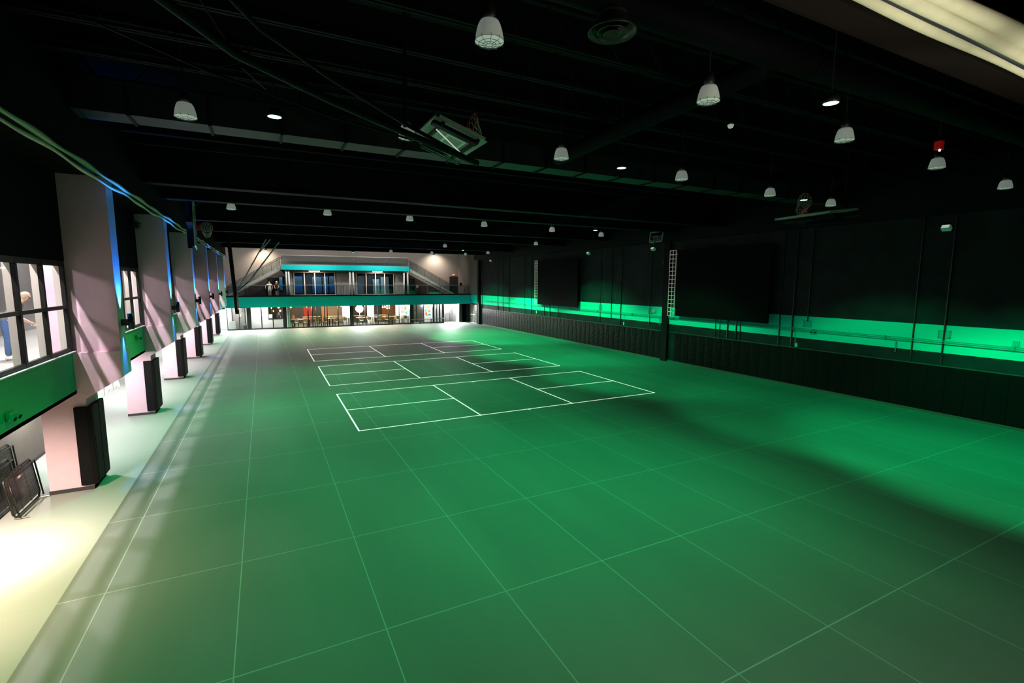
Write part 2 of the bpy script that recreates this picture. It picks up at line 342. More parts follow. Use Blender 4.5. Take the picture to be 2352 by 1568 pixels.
for k, (y0, m_) in enumerate(((17.4, PINK), (33, UW), (48, UW))):
    struct('wall_upper_partition_%d' % (k + 1), MB().box(-8.7, -6.0 if k else -7.4, y0, y0 + .15, 3.1, 9.3), m_)
struct('wall_aisle', MB().box(-8.4, -8.2, 21.4, 57.5, 0, 2.44).box(-6.3, -6.1, -4, 21.2, 0, 2.44).box(-8.4, -6.1, 21.2, 21.4, 0, 2.44), mat('aisle_wall', (.15, .12, .10), .8, noise=.06))
struct('baseboard_left', MB().box(-6.1, -6.08, -4, 21.2, 0, .1).box(-8.2, -8.18, 21.4, 57, 0, .1), BASE)
# emergency lamps on the left parapets, speaker
def emergency(name, label, c, axis=1):
    t = thing(name, label, 'emergency light', c)
    x, y, z = c; sx = axis
    MB().box(min(x, x + .06 * sx), max(x, x + .06 * sx), y - .12, y + .12, z - .04, z + .12).build('housing', GREENP if sx > 0 else TEAL, t, bevel=.01)
    for dy in (-.1, .1):
        h = MB().tube([(x + .05 * sx, y + dy, z + .02), (x + .11 * sx, y + dy, z)], .05, 14).build('lamp_head', GREENP if sx > 0 else GREYM, t, False)
        MB().tube([(x + .111 * sx, y + dy, z), (x + .13 * sx, y + dy, z - .01)], .038, 14).build('lens', BLACK, h)
emergency('emergency_light', 'twin-headed emergency light painted green on the nearest left parapet', (-4.14, 11.5, 2.72))
emergency('emergency_light', 'twin-headed emergency light painted green on the parapet behind the nearest pier', (-4.14, 21.5, 3.1))
emergency('emergency_light', 'pair of round emergency lamp heads on the green band of the right wall', (23.49, 14.03, 2.8), -1)
t = thing('wall_speaker', 'small black speaker bracketed high beside the second pink pier', 'speaker', (-4.0, 22.6, 7.15))
MB().box(-4.1, -3.92, 22.35, 22.6, 7.05, 7.3, Matrix.Rotation(.4, 3, 'Y'), (-4, 22.5, 7.2)).build('cabinet', mat('speaker_black', (.03, .03, .035), .4), t, bevel=.02)
MB().box(-4.15, -4.0, 22.5, 22.55, 7.15, 7.2).build('bracket', BLACK, t)
# folded netting strung along the left bulkhead
t = thing('divider_netting', 'pale folded netting strung in two loose strands along the top left edge', 'netting', (-3.2, 30, 7.5))
for k, (dx, dz, r) in enumerate(((0, 0, .045), (-.02, -.13, .033))):
    pts = []; y = -2
    while y < 57:
        ph = y * 1.1 + k * 1.7
        pts.append((-3.13 + dx + .012 * math.sin(ph * .8), y, 7.53 + dz + .03 * math.sin(ph) * (1 if k else .5) + .012 * math.sin(ph * 2.3))); y += .35
    MB().tube(pts, [r * (1 + .25 * math.sin(i * .9)) for i in range(len(pts))], 10).build('netting_strand', CLOTH, t, True)
# folded divider curtain over the camera, top right
t = thing('divider_curtain', 'folded-up divider curtain with cream cloth rolls and black pleats, top right corner', 'curtain', (9, 2.6, 7.5))
def roll(y, z, r, m_, name, amp=.015, seed=0):
    pts = []; rs = []
    for k in range(90):
        x = 2 + k * .2; pts.append((x, y + amp * math.sin(k * .31 + seed), z + amp * math.sin(k * .23 + seed * 2))); rs.append(r * (1 + .12 * math.sin(k * .4 + seed)))
    return MB().tube(pts, rs, 12).build(name, m_, t, True)
roll(2.58, 7.55, .055, CLOTH, 'cloth_roll', .012, 1); roll(2.50, 7.55, .035, NAVY, 'strap', .004, 2)
roll(2.42, 7.56, .065, CLOTH, 'cloth_roll', .012, 3); roll(2.32, 7.6, .075, CLOTH, 'cloth_roll', .015, 4)
pl = [(2.62, 8.6)]
for k in range(6): pl += [(2.66 + k * .075, 7.5 + .02 * k), (2.70 + k * .075, 7.62 + .02 * k)]
pl += [(3.1, 7.62), (3.1, 8.6)]
MB().prism(pl, 'x', 1.5, 20).build('pleats', mat('black_curtain_vinyl', (.008, .006, .006), .6, spec=.15, bump=.2, bscale=5), t)
MB().box(1.5, 20, 1.2, 2.25, 7.9, 8.1).build('curtain_head', mat('brown_black_board', (.012, .008, .008), .8, spec=.1), t)

# ---------------------------------------------------------------- suspended lamps
D = [(1, 2.56, 5.63), (1, 6.43, 5.79), (1, 10.57, 6.03), (1, 15.07, 6.33), (1, 20.07, 6.67),
     (2, -1.05, 10.52), (2, 2.72, 9.95), (2, 6.33, 9.91), (2, 10.55, 10.3), (2, 15.03, 10.79), (2, 18.94, 11.1),
     (3, -.97, 22.8), (3, 2.64, 22.72), (3, 6.3, 22.94), (3, 10.32, 23.41), (3, 14.75, 23.94), (3, 18.95, 24.93),
     (4, 18.98, 33.15), (4, 13.6, 38.9), (4, 11.4, 48.6), (4, 15.7, 49), (4, 19.6, 49.5), (4, 20.6, 45.8)]
DOME = mat('prismatic_dome', (.8, .82, .78), .35, emit=(.5, .56, .49), es=.24)  # domes are switched off; faint glow stands in for light falling on them
LENS = mat('dome_lens', (.85, .9, .85), .3, emit=(.55, .68, .58), es=.40)  # lens glow likewise replaces reflected light, the lamp is off
WIRE = mat('guard_wire', (.12, .14, .13), .4, .5)
proto = thing('dome_lamp', None, 'ceiling lamp', (0, 0, 0), 'white dome high bay lamps')
def fluted(prof, seg=48):
    m_ = MB().lathe((0, 0, 0), prof, seg)
    for v in m_.bm.verts:
        a = math.atan2(v.co.y, v.co.x); k = 1 + .008 * math.cos(a * 24); v.co.x *= k; v.co.y *= k
    return m_
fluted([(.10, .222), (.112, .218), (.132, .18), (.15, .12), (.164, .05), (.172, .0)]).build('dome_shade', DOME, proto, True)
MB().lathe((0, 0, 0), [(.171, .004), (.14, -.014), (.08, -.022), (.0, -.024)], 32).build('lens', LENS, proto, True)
g = MB()
for r, z in ((.175, -.005), (.13, -.032), (.08, -.04), (.036, -.042)): g.tube([(r * math.cos(2 * PI * k / 24), r * math.sin(2 * PI * k / 24), z) for k in range(24)], .003, 5, True)
for k in range(10):
    a = 2 * PI * k / 10; g.tube([(r * math.cos(a), r * math.sin(a), z) for r, z in ((.178, .016), (.176, -.024), (.13, -.034), (.08, -.04), (.036, -.042))], .003, 5)
g.build('wire_guard', WIRE, proto)
MB().lathe((0, 0, 0), [(.0, .222), (.07, .222), (.085, .30), (.06, .40), (.0, .41)], 20).build('ballast_housing', MDARK, proto, True)
MB().tube([(0, 0, .40), (0, 0, 1.69)], .012, 6).build('hanging_rod', MDARK, proto)
rown = {1: 'nearest', 2: 'second', 3: 'third', 4: 'farthest'}; cnt = {1: 0, 2: 0, 3: 0, 4: 0}
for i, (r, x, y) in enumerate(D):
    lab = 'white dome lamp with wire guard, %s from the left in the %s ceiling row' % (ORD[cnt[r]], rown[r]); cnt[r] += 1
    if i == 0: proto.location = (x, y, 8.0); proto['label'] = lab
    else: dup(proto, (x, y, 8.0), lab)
LEDM = mat('green_led_lens', (.1, .9, .5), .3, emit=(.35, 1, .6), es=14)
lp = None
LN = ['left of the hanging glass backboard', 'in the upper right, above a white dome lamp', 'in the ceiling centre near the long flat duct', 'glowing above the right basketball net',
      'high at the right edge', 'added out of sight behind the second cross beam, left', 'added out of sight behind the second cross beam, centre', 'beyond the second dome row on the right', 'added out of sight behind the far cross beams, centre',
      'added out of sight behind the far cross beams, right', 'closest to the far right corner', 'before the left end of the far balcony', 'before the middle of the far balcony', 'before the right end of the far balcony', 'closest to the left gallery, beside the camera', 'added out of sight behind the third cross beam, left', 'added out of sight behind the third cross beam, centre']
for i, (x, y, z) in enumerate([q[:3] for q in LED]):
    lab = 'round green LED lamp ' + LN[i]
    if lp is None:
        lp = thing('green_led_lamp', lab, 'ceiling lamp', (x, y, z), 'green LED lamps')
        MB().lathe((x, y, z), [(.0, .12), (.06, .12), (.12, .05), (.125, .0), (.11, -.015)], 24).build('housing', MDARK, lp, True)
        MB().lathe((x, y, z), [(.11, -.008), (.0, -.0081)], 24).build('lens', LEDM, lp)
        MB().tube([(x, y, z + .1), (x, y, 9.69)], .01, 6).build('hanging_rod', MDARK, lp)
    elif z > 8.5:
        q = thing('green_led_lamp', lab, 'ceiling lamp', (x, y, z), 'green LED lamps')
        MB().lathe((x, y, z), [(.0, .12), (.06, .12), (.12, .05), (.125, .0), (.11, -.015)], 24).build('housing', MDARK, q, True)
        MB().lathe((x, y, z), [(.11, -.008), (.0, -.0081)], 24).build('lens', LEDM, q)
        MB().tube([(x, y, z + .1), (x, y, 9.69)], .01, 6).build('hanging_rod', MDARK, q)
    else: dup(lp, (x, y, z), lab)

# ---------------------------------------------------------------- court lines that glow
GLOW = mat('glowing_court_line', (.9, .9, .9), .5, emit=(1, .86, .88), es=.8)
ang = -.0077; L_, W_ = 13.41, 6.10; a_, b_ = L_ / 2 - 2.13, L_ / 2 + 2.13
for k, (cx, cy) in enumerate(((2.7046, 16.949), (2.6911, 25.143), (2.6985, 33.48))):
    m_ = MB(); lw = .05
    segs = [(0, 0, L_, 0), (0, W_, L_, W_), (0, 0, 0, W_), (L_, 0, L_, W_), (a_, 0, a_, W_), (b_, 0, b_, W_), (0, W_ / 2, a_, W_ / 2), (b_, W_ / 2, L_, W_ / 2)]
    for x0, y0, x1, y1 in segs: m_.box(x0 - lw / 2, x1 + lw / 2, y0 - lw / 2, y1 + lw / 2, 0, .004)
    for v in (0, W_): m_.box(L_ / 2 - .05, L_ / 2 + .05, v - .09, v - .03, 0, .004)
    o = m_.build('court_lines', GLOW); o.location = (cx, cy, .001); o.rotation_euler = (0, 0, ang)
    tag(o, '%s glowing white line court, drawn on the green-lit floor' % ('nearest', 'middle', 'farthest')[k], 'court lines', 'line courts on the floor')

# ---------------------------------------------------------------- right wall fittings
# floor pads
pm = MB(); NY, NZ = 8, 24
def wr(u, v, s_): return .012 * math.sin(PI * u) ** .5 + .006 * math.sin(9 * v + 3 * math.sin(4 * u + s_)) * math.exp(-((v - .75) / .3) ** 2) + .004 * math.sin(31 * v + 5 * u * (1 + s_ * .3) + s_)
protos = []
for s_ in range(4):
    m_ = MB(); vg = [[m_.bm.verts.new((-.05 - (wr(a / NY, b / NZ, s_ * 2.1) if 0 < a < NY else 0), .6 * a / NY, .12 + 1.8 * b / NZ)) for b in range(NZ + 1)] for a in range(NY + 1)]
    for a in range(NY):
        for b in range(NZ): m_.bm.faces.new((vg[a][b], vg[a + 1][b], vg[a + 1][b + 1], vg[a][b + 1]))
    m_.box(-.045, 0, .003, .597, .12, 1.92); me = m_.build('wall_pad', VINYL, None, True); protos.append(me)
y = 5.2; k = 0
while y < 53.6:
    if 23.3 < y < 24.0: y += .06
    if 22.9 < y < 23.95: y = 23.97; continue
    if k < 4: o = protos[k]
    else: o = protos[random.randrange(4)].copy(); C.objects.link(o)
    o.location = (23.495, y, 0)
    tag(o, 'tall black vinyl pad in the continuous padding low on the right wall', 'wall pad', 'black wall pads'); y += .611; k += 1
RAIL = mat('pad_rail_dark_green', (.05, .1, .08), .5)
tag(MB().box(23.43, 23.5, 5.2, 53.7, 1.925, 1.955).build('pad_rail', RAIL), 'thin dark rail capping the black pads along the right wall', 'rail')
tag(MB().box(23.40, 23.49, 5.2, 53.7, 0, .1).build('kick_strip', mat('grey_kick', (.12, .1, .09), .6)), 'thin greyish kick strip at the foot of the right wall pads', 'base strip')
# pilasters
for k, (y0, y1, x0, lab) in enumerate(((23.45, 23.95, 23.3, 'black pilaster bundled with pipes beside the near truss lattice'), (54.35, 54.75, 23.2, 'black post by the metal door in the far right corner'))):
    tag(MB().box(x0, 23.49, y0, y1, 0, 7.75).build('pilaster', BLACK), lab, 'pilaster')
# vertical conduits
PIPEM = mat('black_conduit', (.012, .02, .018), .4)
for y, r, z0, lab in ((53.9, .03, 1.96, 'in the far right corner'), (49.5, .03, 1.96, 'left of the far black screen, farthest from it'), (48.2, .02, 1.96, 'left of the far black screen, thin, near the corner'),
                  (46.7, .03, 1.96, 'left of the far black screen, midway'), (43.2, .02, 1.96, 'left of the far black screen, close to its lattice'), (41.8, .025, 1.96, 'beside the far lattice'),
                  (30.76, .02, 1.96, 'first right of the far black screen'), (29.4, .025, 2.4, 'second right of the far black screen'), (28.3, .03, 1.96, 'third right of the far black screen'),
                  (25.25, .025, 2.2, 'left of the pipe-bundled pilaster'), (15.83, .03, 1.96, 'just right of the near black screen'), (15.15, .045, 1.96, 'second right of the near black screen, thick'),
                  (14.4, .03, 3.3, 'above the near square box plate'), (10.06, .03, 1.96, 'near the right edge, left of the two'), (9.05, .035, 1.96, 'near the right edge, right of the two')):
    tag(MB().tube([(23.47, y, z0), (23.47, y, 7.75)], r, 8).build('vertical_conduit', PIPEM), 'dark vertical conduit ' + lab, 'conduit', 'conduits up the right wall')
for k, (y, z0) in enumerate(((19.78, 1.96), (19.48, 1.96), (18.94, 1.96), (18.37, 1.96), (18.12, 1.96), (39.3, 1.96), (38.3, 1.96), (36.9, 1.96))):
    tag(MB().tube([(23.47, y, z0), (23.47, y, 3.3)], (.02, .02, .04, .03, .02, .03, .04, .02)[k], 8).build('short_conduit', PIPEM),
        'short dark pipe dropping from below the %s black screen, %s from its left' % ('near' if k < 5 else 'far', ORD[k if k < 5 else k - 5]), 'conduit', 'pipes under the screens')
GP = mat('painted_conduit', (.01, .4, .38), .4)
hc = thing('horizontal_conduit', 'pair of thin green painted pipes running the length of the right wall band', 'conduit', (23.40, 30, 2.87))
for dz in (0, .07): MB().tube([(23.40, 5, 2.83 + dz)] + [(23.40, yy, 2.85 + dz) for yy in range(8, 55, 3)], .018, 6).build('pipe', GP, hc)
for yy in range(7, 54, 4): MB().box(23.38, 23.485, yy, yy + .03, 2.8, 2.95).build('pipe_clamp', GP, hc)
for y, z1 in ((14.9, 2.15), (27.8, 2.2), (24.2, 2.3), (10.6, 2.3)):
    MB().tube([(23.40, y + .25, 2.85), (23.40, y + .06, 2.84), (23.40, y, 2.76), (23.40, y, z1)], .018, 6).build('drop_pipe', GP, hc)
def wallbox(y, z, w_, h_, m_, name, label, cat, d=.04, bolts=False):
    t = thing(name, label, cat, (23.5, y, z))
    MB().box(23.5 - d, 23.5, y - w_ / 2, y + w_ / 2, z - h_ / 2, z + h_ / 2).build('plate', m_, t, bevel=.006)
    if bolts:
        for dy in (-.8, .8):
            for dz in (-.7, 0, .7): MB().tube([(23.5 - d - .012, y + dy * w_ / 2, z + dz * h_ / 2), (23.5 - d, y + dy * w_ / 2, z + dz * h_ / 2)], .018, 8).build('bolt', PIPEM, t)
    return t
wallbox(14.4, 3.18, .42, .32, TEAL, 'anchor_plate', 'bolted square plate painted green right of the near black screen', 'plate', .03, True)
wallbox(9.05, 3.18, .42, .32, TEAL, 'anchor_plate', 'bolted square plate painted green near the right edge', 'plate', .03, True)
wallbox(30.75, 3.2, .4, .4, TEAL, 'anchor_plate', 'bolted square plate painted green right of the far black screen', 'plate', .03, True)
wallbox(25.2, 3.2, .4, .4, TEAL, 'anchor_plate', 'bolted square plate painted green beside the small pale box', 'plate', .03, True)
wallbox(24.8, 3.23, .3, .22, GREYM, 'junction_box', 'small pale junction box on the green band left of the pilaster', 'box', .12)
wallbox(14.88, 2.08, .13, .19, GREYM, 'power_outlet', 'small white outlet box below the band, right of the near screen', 'outlet', .05)
wallbox(27.9, 2.13, .13, .2, GREYM, 'power_outlet', 'small white outlet box below the band, between the two screens', 'outlet', .05)
wallbox(40.75, 2.25, .14, .25, GREYM, 'power_outlet', 'small white outlet box under the far lattice', 'outlet', .05)
wallbox(24.06, 6.45, .34, .3, MDARK, 'junction_box', 'dark grey box high on the wall left of the near lattice', 'box', .1)
wallbox(7.0, 3.04, .16, .2, TEAL, 'junction_box', 'small green painted box at the right edge of the band', 'box', .08)
tag(MB().lathe((0, 0, 0), [(.0, .05), (.12, .04), (.15, 0)], 20).build('round_bell', mat('bell_orange', (.9, .6, .4), .5), None, True), 'small round peach alarm bell in the far right corner of the band', 'bell')
bb = bpy.data.objects['round_bell']; bb.location = (23.48, 57.3, 3.16); bb.rotation_euler = (0, -PI / 2, 0)
# floodlights high on the wall
fp = None
for y, z, lab in ((9.2, 7.22, 'near the right edge'), (24.76, 7.33, 'below the small hanging backboard'), (31.97, 7.4, 'between the two black screens'), (50.6, 7.49, 'nearest the far corner')):
    lab = 'small tilted floodlight high on the right wall, ' + lab
    if fp is None:
        fp = thing('floodlight', lab, 'floodlight', (23.3, y, z), 'floodlights on the right wall')
        MB().box(23.0, 23.2, y - .14, y + .14, z - .08, z + .08, Matrix.Rotation(.6, 3, 'Y'), (23.1, y, z)).build('lamp_head', mat('flood_body', (.35, .6, .5), .4, emit=(.2, .6, .4), es=.1), fp, bevel=.01)  # green glow on the housing stands in for green light falling on it
        MB().box(22.985, 23.0, y - .11, y + .11, z - .06, z + .06, Matrix.Rotation(.6, 3, 'Y'), (23.1, y, z)).build('lens', mat('flood_lens', (.8, .8, .8), .2, emit=(.8, .9, .8), es=.5), fp)
        MB().box(23.15, 23.5, y - .03, y + .03, z - .02, z + .02).build('bracket', BLACK, fp)
    else: dup(fp, (23.3, y, z), lab)
# LED walls with open truss lattice at the far edge
SCRM = mat('black_screen', (.002, .002, .003), .6, spec=.06)
for k, (y0, y1, l0, l1) in enumerate(((16.25, 22.6, 22.72, 23.25), (33.4, 39.95, 40.05, 40.55))):
    nm = ('near', 'far')[k]
    t = thing('wall_screen', 'large square black screen standing off the right wall, the %s one' % ('nearer' if k == 0 else 'farther'), 'screen', (23.3, (y0 + y1) / 2, 5))
    MB().box(23.1, 23.2, y0, y1, 3.05, 7.12).build('screen_panel', SCRM, t)
    MB().box(23.2, 23.45, y0 + .3, y1, 3.2, 7.0).build('rear_frame', BLACK, t)
    t = thing('truss_lattice', 'pale open lattice of square cells up the left edge of the %s black screen' % nm, 'lattice', (23.15, (l0 + l1) / 2, 5))
    m_ = MB(); X0 = 23.12; nc = 16
    for yy in (l0, (l0 + l1) / 2, l1): m_.tube([(X0, yy, 3.03), (X0, yy, 7.13)], .022, 6)
    for c in range(nc + 1): m_.tube([(X0, l0, 3.03 + 4.1 * c / nc), (X0, l1, 3.03 + 4.1 * c / nc)], .02, 6)
    for zz in (3.3, 6.9): m_.tube([(X0, l0, zz), (23.49, l0, zz)], .018, 6).tube([(X0, l1, zz), (23.49, l1, zz)], .018, 6)
    m_.build('lattice', mat('pale_aluminium', (.75, .68, .62), .4, .2, emit=(1, .85, .75), es=.12), t)  # faint glow added to the aluminium stands in for light on it
    m_ = MB()
    for c in range(nc): m_.box(X0 + .03, X0 + .06, l0 + .05, l0 + .1, 3.1 + 4.1 * c / nc, 3.2 + 4.1 * c / nc)
    m_.build('connector', CHROME, t)

# ---------------------------------------------------------------- basketball backstops
BGLC = glass('clear_backboard', (.75, .85, .8), .05); RED = mat('hoop_red', (.75, .03, .02), .4); NET = mat('white_net', (.7, .75, .7), .8)
BGL = mat('backboard_glass', (.30, .42, .33), .3, emit=(.1, .3, .15), es=.05); PALE = mat('pale_green_frame', (.5, .6, .52), .4)  # board glass: green reflection painted in as tint and faint glow
MAST = mat('black_mast', (.008, .009, .011), .45, spec=.12)
def hoop(parent, M, s=1.0):
    """hoop in board coordinates: X across, Z up, -Y out of the face; M maps to world"""
    def tr(m_):
        for v in m_.bm.verts: v.co = M @ v.co
        return m_
    rr = .2286 * s
    h = tr(MB().tube([(rr * math.cos(2 * PI * k / 28), -.38 * s + rr * math.sin(2 * PI * k / 28), 0) for k in range(28)], .011 * s, 8, True)).build('hoop_ring', RED, parent, True)
    tr(MB().box(-.1 * s, .1 * s, -.16 * s, 0, -.02, .02).box(-.08 * s, .08 * s, -.03, 0, -.12 * s, .04 * s)).build('hoop_bracket', RED, h)
    m_ = MB(); K = 12; lv = [(1, 0), (.86, -.1), (.72, -.2), (.6, -.3), (.55, -.38)]
    P = lambda k, j: Vector((rr * lv[j][0] * math.cos(2 * PI * (k + .5 * j) / K), -.38 * s + rr * lv[j][0] * math.sin(2 * PI * (k + .5 * j) / K), lv[j][1] * s))
    for j in range(4):
        for k in range(K):
            m_.tube([P(k, j), P(k, j + 1)], .005 * s, 4); m_.tube([P(k + 1, j), P(k, j + 1)], .005 * s, 4)
    ax = (M.to_3x3() @ Vector((0, 0, 1))).normalized(); tilt = 1 - abs(ax.z)
    if tilt > .3:                                                          # a tipped ring: the net sags straight down
        for v in m_.bm.verts:
            d_ = -v.co.z; q_ = Vector((v.co.x, v.co.y, -.45 * d_)); v.co = M @ q_ + Vector((0, 0, -.75 * tilt * d_))
    else: tr(m_)
    m_.build('net', NET, h)
# centre: glass backboard hung face up, seen from beneath
A = Vector((2.70, 8.09, 7.885)); U = Vector((math.cos(math.radians(17.5)), 0, -math.sin(math.radians(17.5)))); V = Vector((0, 1, 0)); N = U.cross(V)
BH, BW = .99, 1.43
if N.z < 0: N = -N
t = thing('basketball_backstop', 'glass backboard with red hoop folded up under the ceiling, centre left', 'backboard', A)
MB().plate(A + U * .04 + V * .04, U * (BH - .08), V * (BW - .08), N, .012).build('glass_board', BGL, t)
m_ = MB()
m_.plate(A, U * BH, V * .06, N, .05).plate(A + V * (BW - .06), U * BH, V * .06, N, .05).plate(A, U * .06, V * BW, N, .05).plate(A + U * (BH - .06), U * .06, V * BW, N, .05)
m_.build('board_frame', PALE, t)
m_ = MB(); c0 = A + U * (BH * .40) + V * (BW * .33) - N * .004; tw, th = BW * .34, BH * .37
m_.plate(c0, U * th, V * .045, N, -.003).plate(c0 + V * (tw - .045), U * th, V * .045, N, -.003).plate(c0, U * .045, V * tw, N, -.003).plate(c0 + U * (th - .045), U * .045, V * tw, N, -.003)
m_.build('target_square', mat('target_green_white', (.5, .85, .65), .5, emit=(.2, .6, .35), es=.12), t)  # painted square given a faint green glow in place of light
MM = Matrix.Translation(A + U * (BH * .80) + V * (BW * .42) + N * .04) @ Matrix(((V.x, -N.x, -U.x), (V.y, -N.y, -U.y), (V.z, -N.z, -U.z))).to_4x4()
hoop(t, MM, .95)
m_ = MB()
for f in (.13, .80): m_.plate(A + U * (BH * f) - N * .09, U * .05, V * BW * .92, N, .06)
m_.plate(A + V * .06 - N * .1, U * .85, V * .14, N, .06).build('board_carrier', MAST, t)
MB().tube([A + U * .12 + V * .22 - N * .12, A + U * .78 + V * .72 - N * .12], .010, 8).build('cross_rod', mat('bright_rod', (.95, .85, .9), .2, .3, emit=(1, .9, .95), es=.5), t)  # the rod's glint is painted in as emission
MB().tube([(3.72, 8.75, 7.37), (2.23, 8.02, 7.50), (.99, 7.35, 7.60), (-.15, 6.6, 7.70), (-.75, 5.8, 7.78), (-1.4, 4.6, 7.9)], .055, 12).build('main_mast', MAST, t, True)
MB().tube([(3.72, 8.75, 7.37), (2.23, 8.0, 7.62), (.95, 7.2, 7.84), (.12, 6.6, 8.02), (-.53, 5.8, 8.25), (-1.2, 4.6, 8.6)], .03, 10).build('brace_tube', MAST, t, True)
MB().tube([(2.3, 8.1, 7.45), (1.02, 7.9, 7.56), (.17, 7.6, 7.66), (-.5, 7.4, 7.74), (-1.5, 7.1, 7.95)], .018, 8).build('brace_tube', MAST, t)
MB().tube([(2.46, 8.2, 7.38), (3.25, 8.5, 7.24), (3.3, 8.55, 7.28), (2.5, 8.25, 7.42)], .012, 8).build('latch_rail', mat('dull_green_steel', (.2, .32, .27), .3, .6), t)
for p, q in (((-.44, 6.8, 7.56), (-.1, 6.75, 7.66)), ((-.1, 6.75, 7.66), (.15, 6.6, 7.95)), ((-.52, 6.0, 8.1), (-.1, 6.75, 7.66)), ((-.09, 6.8, 7.63), (.17, 7.5, 7.66))):
    MB().tube([p, q], .008, 6).build('cross_brace', MAST, t)
MB().tube([(2.15, 8.0, 7.6), (2.2, 8.0, 9.69)], .03, 8).build('hanger', MAST, t)
MB().tube([(-.75, 5.8, 7.8), (-.75, 5.8, 9.69)], .03, 8).build('hanger', MAST, t)
# left: backboard stored edge-on, hoop facing the camera
def board_unit(name, label, o, across, up, s, out=None, open_side=False):
    o, across, up = Vector(o), Vector(across).normalized(), Vector(up).normalized(); nn = across.cross(up)
    t = thing(name, label, 'backboard', o)
    M4 = Matrix.Translation(o) @ Matrix(((across.x, -nn.x, up.x), (across.y, -nn.y, up.y), (across.z, -nn.z, up.z))).to_4x4()
    def tr(m_):
        for v in m_.bm.verts: v.co = M4 @ v.co
        return m_
    w_, h_ = 1.83 * s, 1.07 * s
    tr(MB().box(-w_ / 2 + .05, w_ / 2 - .05, 0, .012, -.15 * s + .05, h_ - .15 * s - .05)).build('glass_board', BGLC, t)
    m_ = MB().box(-w_ / 2, w_ / 2, -.01, .04, -.15 * s, -.15 * s + .06).box(-w_ / 2, -w_ / 2 + .06, -.01, .04, -.15 * s, h_ - .15 * s).box(w_ / 2 - .06, w_ / 2, -.01, .04, -.15 * s, h_ - .15 * s)
    m_.box(-w_ / 2, w_ / 2, -.01, .04, h_ - .15 * s - .06, h_ - .15 * s)
    tr(m_).build('board_frame', PALE, t)
    tr(MB().box(-.3 * s, .3 * s, -.004, 0, .0, .05).box(-.3 * s, .3 * s, -.004, 0, .4 * s, .45 * s).box(-.3 * s, -.25 * s, -.004, 0, 0, .45 * s).box(.25 * s, .3 * s, -.004, 0, 0, .45 * s)).build('target_square', NET, t)
    tr(MB().box(-w_ / 2 * .9, w_ / 2 * .9, .05, .16, .1, .2).box(-.1, .1, .05, .25, -.1, 1.4 * s)).build('board_carrier', MAST, t)
    hoop(t, M4, s)
    return t
u = board_unit('basketball_backstop', 'dark backboard seen edge-on with red hoop and net, high on the left', (-2.35, 24.2, 7.35), (0, .12, 1), (.05, -1, .12), 1.0)
MB().tube([(-2.6, 24.2, 9.69), (-2.6, 24.3, 6.5)], .09, 8).build('main_mast', MAST, u)
MB().tube([(-2.6, 24.2, 8.0), (-1.0, 24.3, 9.3)], .02, 6).build('brace_tube', MAST, u)
u = board_unit('basketball_backstop', 'folded backboard with red hoop and net facing the camera, right of centre ceiling', (12.1, 7.7, 6.83), (-.14, -.99, 0), (.985, -.14, .12), .85)
MB().tube([(11.0, 7.5, 6.58), (12.3, 7.5, 6.72), (14.2, 7.5, 6.95)], .03, 8).build('main_mast', MAST, u)
MB().tube([(13.4, 7.5, 6.9), (13.45, 7.5, 9.69)], .03, 8).build('hanger', MAST, u)
t = board_unit('basketball_backstop', 'small pale-framed backboard hanging above the near lattice on the right', (22.1, 23.5, 7.74), (0, -1, 0), (.1, 0, 1), .62)
MB().tube([(22.3, 23.5, 8.2), (22.3, 23.5, 9.6)], .04, 8).build('hanger', MAST, t)
# far left, lowered for play
u = board_unit('basketball_backstop', 'lowered backboard and hoop on a long leaning black mast, far left', (-1.80, 43.4, 3.1), (0, 1, 0), (0, 0, 1), 1.0)
MB().tube([(-2.13, 43.4, 9.69), (-2.13, 43.4, 7.8), (-1.9, 43.4, 2.6)], .14, 10).build('main_mast', MAST, u)
for p, q in (((-1.85, 43.4, 4.3), (.4, 43.4, 8.4)), ((-.95, 43.4, 5.1), (1.3, 43.4, 8.2)), ((-1.0, 44.2, 5.1), (1.35, 44.2, 8.3)), ((-.1, 43.4, 7.4), (.7, 43.2, 8.4))):
    MB().tube([p, q], .045, 8).build('brace_tube', mat('pale_brace_steel', (.6, .62, .6), .4), u)
MB().tube([(-1.85, 43.4, 4.3), (-1.0, 43.8, 5.1)], .03, 8).build('brace_tube', MAST, u)
t = thing('hanging_winch', 'small red hanging winch box with a green light above a dome lamp, right', 'winch', (13.64, 5.73, 8.2))
MB().box(13.57, 13.71, 5.66, 5.8, 8.12, 8.3).build('winch_body', mat('winch_red', (.7, .02, .02), .4, emit=(.6, .01, .01), es=.15), t, bevel=.01)  # red box brightened by an added glow, only the indicator is a lamp
MB().tube([(13.66, 5.72, 8.11), (13.66, 5.72, 8.09)], .02, 8).build('indicator_light', LEDM, t)
MB().tube([(13.62, 5.73, 8.3), (13.66, 5.73, 9.69)], .012, 6).build('cable', MDARK, t)
MB().tube([(13.62, 5.73, 8.12), (13.5, 5.73, 8.0), (13.55, 5.73, 7.97)], .008, 6).build('cable', MDARK, t)
for x, y, lab in ((9.45, 7.85, 'right of the second dome lamp'),):
    tag(MB().lathe((x, y, 8.6), [(.0, -.05), (.05, -.03), (.07, .03), (.0, .06)], 16).build('smoke_detector', mat('detector_white', (.8, .8, .8), .5, emit=(.7, .8, .7), es=.3), None, True), 'tiny pale ceiling detector ' + lab, 'detector')

